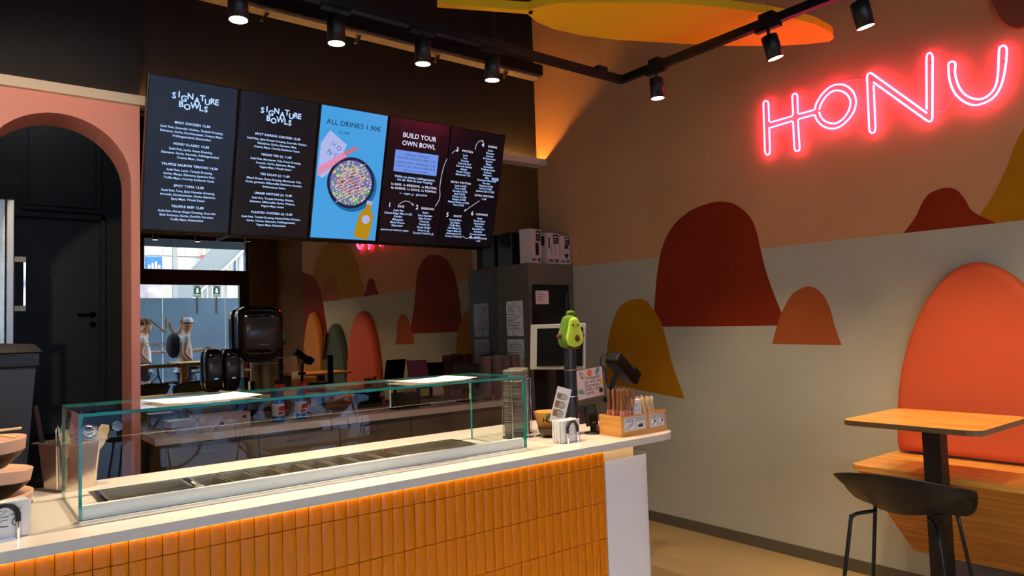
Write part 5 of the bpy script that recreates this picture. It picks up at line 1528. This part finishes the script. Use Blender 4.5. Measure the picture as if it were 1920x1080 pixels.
for i in range(12):
    part('facade_panel', MB().box(1.2+i*.62, 1.2+i*.62+.6, YB-1.2, YB-1.17, 4.0, 5.6), mat('panel_pale', (226, 226, 214), .7), ob, True)
part('column', MB().box(4.90, 5.02, YB, YB+.12, 0, 7), mat('column_grey', (150, 158, 160), .6), ob, True)
part('stair_stringer', MB().prism([(5.0, 2.1), (5.0, 3.05), (7.4, 5.6), (8.0, 5.6), (8.0, 5.2)], 'y', YB-.1, YB+.1), mat('stringer_grey', (130, 144, 152), .7), ob, True)
for i in range(26):
    x = 5.1+i*.14
    zb = 2.15+(x-5.0)*1.03
    if zb < 5.4:
        part('baluster', MB().box(x, x+.025, YB+.14, YB+.16, zb-1.0, zb+.05), mat('baluster_pale', (200, 206, 206), .6), ob, True)
part('handrail', MB().tube([(5.0, YB+.16, 2.2), (8.0, YB+.16, 5.25)], .04, 8), MATS['baluster_pale'], ob, True)
for i, (xa, xb, za, zb, c) in enumerate(((3.9, 4.42, 3.4, 3.95, (190, 214, 226)), (4.43, 4.88, 3.4, 3.95, (60, 130, 196)), (3.6, 4.05, 2.5, 3.2, (196, 206, 214)), (4.1, 4.85, 2.5, 3.25, (206, 200, 214)), (5.75, 6.15, 3.3, 3.95, (222, 80, 96)), (7.0, 7.3, 3.3, 4.4, (60, 130, 196)))):
    part('poster', MB().box(xa, xb, YB-1.17+(.9 if i == 4 else 0), YB-1.13+(.9 if i == 4 else 0), za, zb), mat('poster_%d' % i, c, .6, var=.25, scale=4), ob, True)
for i in range(4):
    part('poster_print', MB().box(4.5+.09*i, 4.56+.09*i, YB-1.128, YB-1.12, 3.45+.04*(i % 2), 3.7+.05*(i % 3)), M_paperw, ob, True)
for x in (6.2, 6.55, 6.9, 7.35):
    part('pillar', MB().box(x, x+.12, YB-.6, YB-.4, 0, 7), mat('pillar_white', (226, 228, 216), .7), ob, True)

# ------------------------------------------------------------------ passers-by
def skin(name, verts, edges, rad, m, root=0):
    me = bpy.data.meshes.new(name)
    me.from_pydata(verts, edges, [])
    o = bpy.data.objects.new(name, me)
    COL.objects.link(o)
    o.modifiers.new('skin', 'SKIN').use_smooth_shade = True
    sv = me.skin_vertices[0].data
    for i, r in enumerate(rad):
        sv[i].radius = (r, r) if not isinstance(r, tuple) else r
        sv[i].use_root = (i == root)
    sd = o.modifiers.new('sub', 'SUBSURF'); sd.levels = 1; sd.render_levels = 1
    dg = bpy.context.evaluated_depsgraph_get()
    dg.update()
    nm = bpy.data.meshes.new_from_object(o.evaluated_get(dg))
    bpy.data.objects.remove(o)
    nm.materials.clear(); nm.materials.append(m)
    for p in nm.polygons: p.use_smooth = True
    nm.name = name
    return nm
M_skin = mat('skin', (214, 160, 130), .6)
def person(loc, rz, label, shirt, shorts, step=.18, cap=None, arm_fwd=.5, hair=(60, 44, 34)):
    """walks along local +x"""
    t = thing('person', label, 'person', loc, rz)
    s = step
    V = [(0, 0, .95), (0, 0, 1.18), (.01, 0, 1.40), (.03, 0, 1.50), (.05, 0, 1.62), (.06, 0, 1.70),
         (0, .09, .90), (s*.5, .10, .50), (s*.95, .10, .08), (s*.95+.17, .10, .035),
         (0, -.09, .90), (-s*.25, -.10, .50), (-s*1.25, -.10, .12), (-s*1.25+.13, -.10, .035),
         (.0, .18, 1.41), (-.06, .23, 1.14), (.10, .23, .96), (.16, .22, .91),
         (.0, -.18, 1.41), (.10, -.22, 1.16), (.10+arm_fwd*.6, -.20, 1.12+arm_fwd*.12), (.18+arm_fwd*.6, -.19, 1.12+arm_fwd*.14)]
    Eg = [(0, 1), (1, 2), (2, 3), (3, 4), (4, 5), (0, 6), (6, 7), (7, 8), (8, 9), (0, 10), (10, 11), (11, 12), (12, 13), (2, 14), (14, 15), (15, 16), (16, 17), (2, 18), (18, 19), (19, 20), (20, 21)]
    R = [.135, .13, .12, .058, .125, .115, .085, .058, .04, .035, .085, .058, .04, .035, .062, .045, .034, .03, .062, .045, .034, .03]
    put('body', skin('body', V, Eg, R, M_skin), t, Matrix.Identity(4), False)
    V2 = [V[0], V[1], V[2], V[14], ((V[14][0]+V[15][0])/2, .21, 1.27), V[18], ((V[18][0]+V[19][0])/2, -.21, 1.28), (0, 0, .88)]
    put('shirt', skin('shirt', V2, [(0, 1), (1, 2), (2, 3), (3, 4), (2, 5), (5, 6), (0, 7)], [.155, .15, .14, .082, .072, .082, .072, .155], shirt), t, Matrix.Identity(4), False)
    V3 = [(0, 0, .96), (0, .09, .88), (s*.38, .10, .60), (0, -.09, .88), (-s*.2, -.10, .60)]
    put('shorts', skin('shorts', V3, [(0, 1), (1, 2), (0, 3), (3, 4)], [.145, .10, .088, .10, .088], shorts), t, Matrix.Identity(4), False)
    part('hair', MB().sphere((.035, 0, 1.70), .105, 14, 10, (1.0, .92, .95)), mat('hair_%d' % hair[0], hair, .8), t)
    part('face_features', MB().sphere((.15, 0, 1.63), .016, 8, 6, (1, .8, 1.4)).sphere((.135, .03, 1.665), .008, 6, 4).sphere((.135, -.03, 1.665), .008, 6, 4).box(.136, .142, -.02, .02, 1.585, 1.592), mat('face_dark', (150, 90, 76), .6), t)
    if cap:
        part('cap', MB().lathe([(.108, 0), (.105, .05), (.07, .09), (0, .10)], (.045, 0, 1.69), 18).box(.12, .24, -.07, .07, 1.69, 1.702, .004), cap, t)
    for sy in (.10, -.10):
        fx = s*.95+.05 if sy > 0 else -s*1.25+.04
        part('shoe', MB().box(fx-.10, fx+.16, sy-.045, sy+.045, 0.0 if sy > 0 else .02, .085, .03, 3), mat('shoe_grey', (90, 90, 94), .7), t)
    for (hx, hy, hz) in ((V[17]), (V[21])):
        hm = MB().sphere((hx+.03, hy, hz), .035, 10, 8, (1.2, .55, .9))
        for k in range(4):
            hm.tube([(hx+.05, hy+.016*(k-1.5), hz+.01), (hx+.085, hy+.016*(k-1.5), hz), (hx+.095, hy+.016*(k-1.5), hz-.03)], .008, 6)
        hm.tube([(hx+.02, hy+.03, hz+.01), (hx+.06, hy+.04, hz+.005)], .009, 6)
        part('hand', hm, M_skin, t)
    return t
M_tee = mat('white_tee', (226, 222, 214), .9)
p1 = person((3.30, -3.75, .12), 0, 'walking person in white cap, white T-shirt and navy shorts, seen in the mirror', M_tee, mat('navy_shorts', (34, 42, 70), .9), .2, mat('white_cap', (236, 236, 236), .8), .55)
bp_ = MB().sphere((0, 0, .22), .2, 16, 12, (.62, .75, 1.15))
solo('backpack', bp_, mat('black_backpack', (28, 28, 34), .7), 'black backpack on the walking person in the white cap', 'backpack', None, Matrix.Translation((3.12, -3.75, 1.18)))
ps = thing('kick_scooter', 'dark scooter pole held by the person in the white cap, seen in the mirror', 'scooter', (3.72, -3.94, .12))
part('steering_tube', MB().tube([(.12, 0, .12), (.02, 0, 1.22)], .018, 8), M_blackm, ps)
part('handlebar', MB().tube([(.02, -.2, 1.22), (.02, .2, 1.22)], .014, 8), M_blackm, ps)
part('deck', MB().box(-.65, .1, -.07, .07, .09, .12, .01), M_blackm, ps)
for x in (.16, -.72):
    part('wheel', MB().cyl((x, -.02, .10), (x, .02, .10), .10, seg=18), M_black, ps)
person((2.78, -4.6, .12), .1, 'walking person in a white T-shirt behind the gold letters, seen in the mirror', M_tee, mat('dark_trousers', (50, 52, 66), .9), .16, None, .25)
person((2.05, -4.9, .12), .2, 'walking person in a green shirt at the mirror edge', mat('green_shirt', (110, 150, 70), .9), mat('black_trousers', (36, 36, 40), .9), .15, None, .2)
def bicycle(x, y, label):
    t = thing('bicycle', label, 'bicycle', (x, y, .12), .15, 'parked bicycles')
    for wx in (-.5, .5):
        w = part('wheel', MB().tube([(wx+.33*math.cos(2*PI*i/28), 0, .345+.33*math.sin(2*PI*i/28)) for i in range(28)], .016, 6, True), M_black, t)
        sp_ = MB()
        for i in range(10):
            a = 2*PI*i/10
            sp_.cyl((wx, 0, .345), (wx+.32*math.cos(a), 0, .345+.32*math.sin(a)), .002, seg=4)
        part('spokes', sp_, M_steel, w)
    part('frame', MB().tube([(-.5, 0, .345), (-.1, 0, .33), (.35, 0, .80), (-.2, 0, .82), (-.1, 0, .33)], .016, 6).tube([(-.5, 0, .345), (-.2, 0, .82)], .012, 6).tube([(.5, 0, .345), (.35, 0, .80), (.33, 0, .95)], .015, 6), mat('bike_dark', (40, 44, 52), .4), t)
    part('handlebar', MB().tube([(.25, -.25, 1.0), (.35, -.1, .97), (.35, .1, .97), (.25, .25, 1.0)], .012, 6), M_black, t)
    part('saddle', MB().sphere((-.22, 0, .90), .1, 12, 8, (1.2, .6, .35)), M_black, t)
bicycle(2.35, -2.95, 'parked bicycle outside the shop window, left one in the mirror')
bicycle(3.45, -2.85, 'parked bicycle outside the shop window, right one in the mirror')
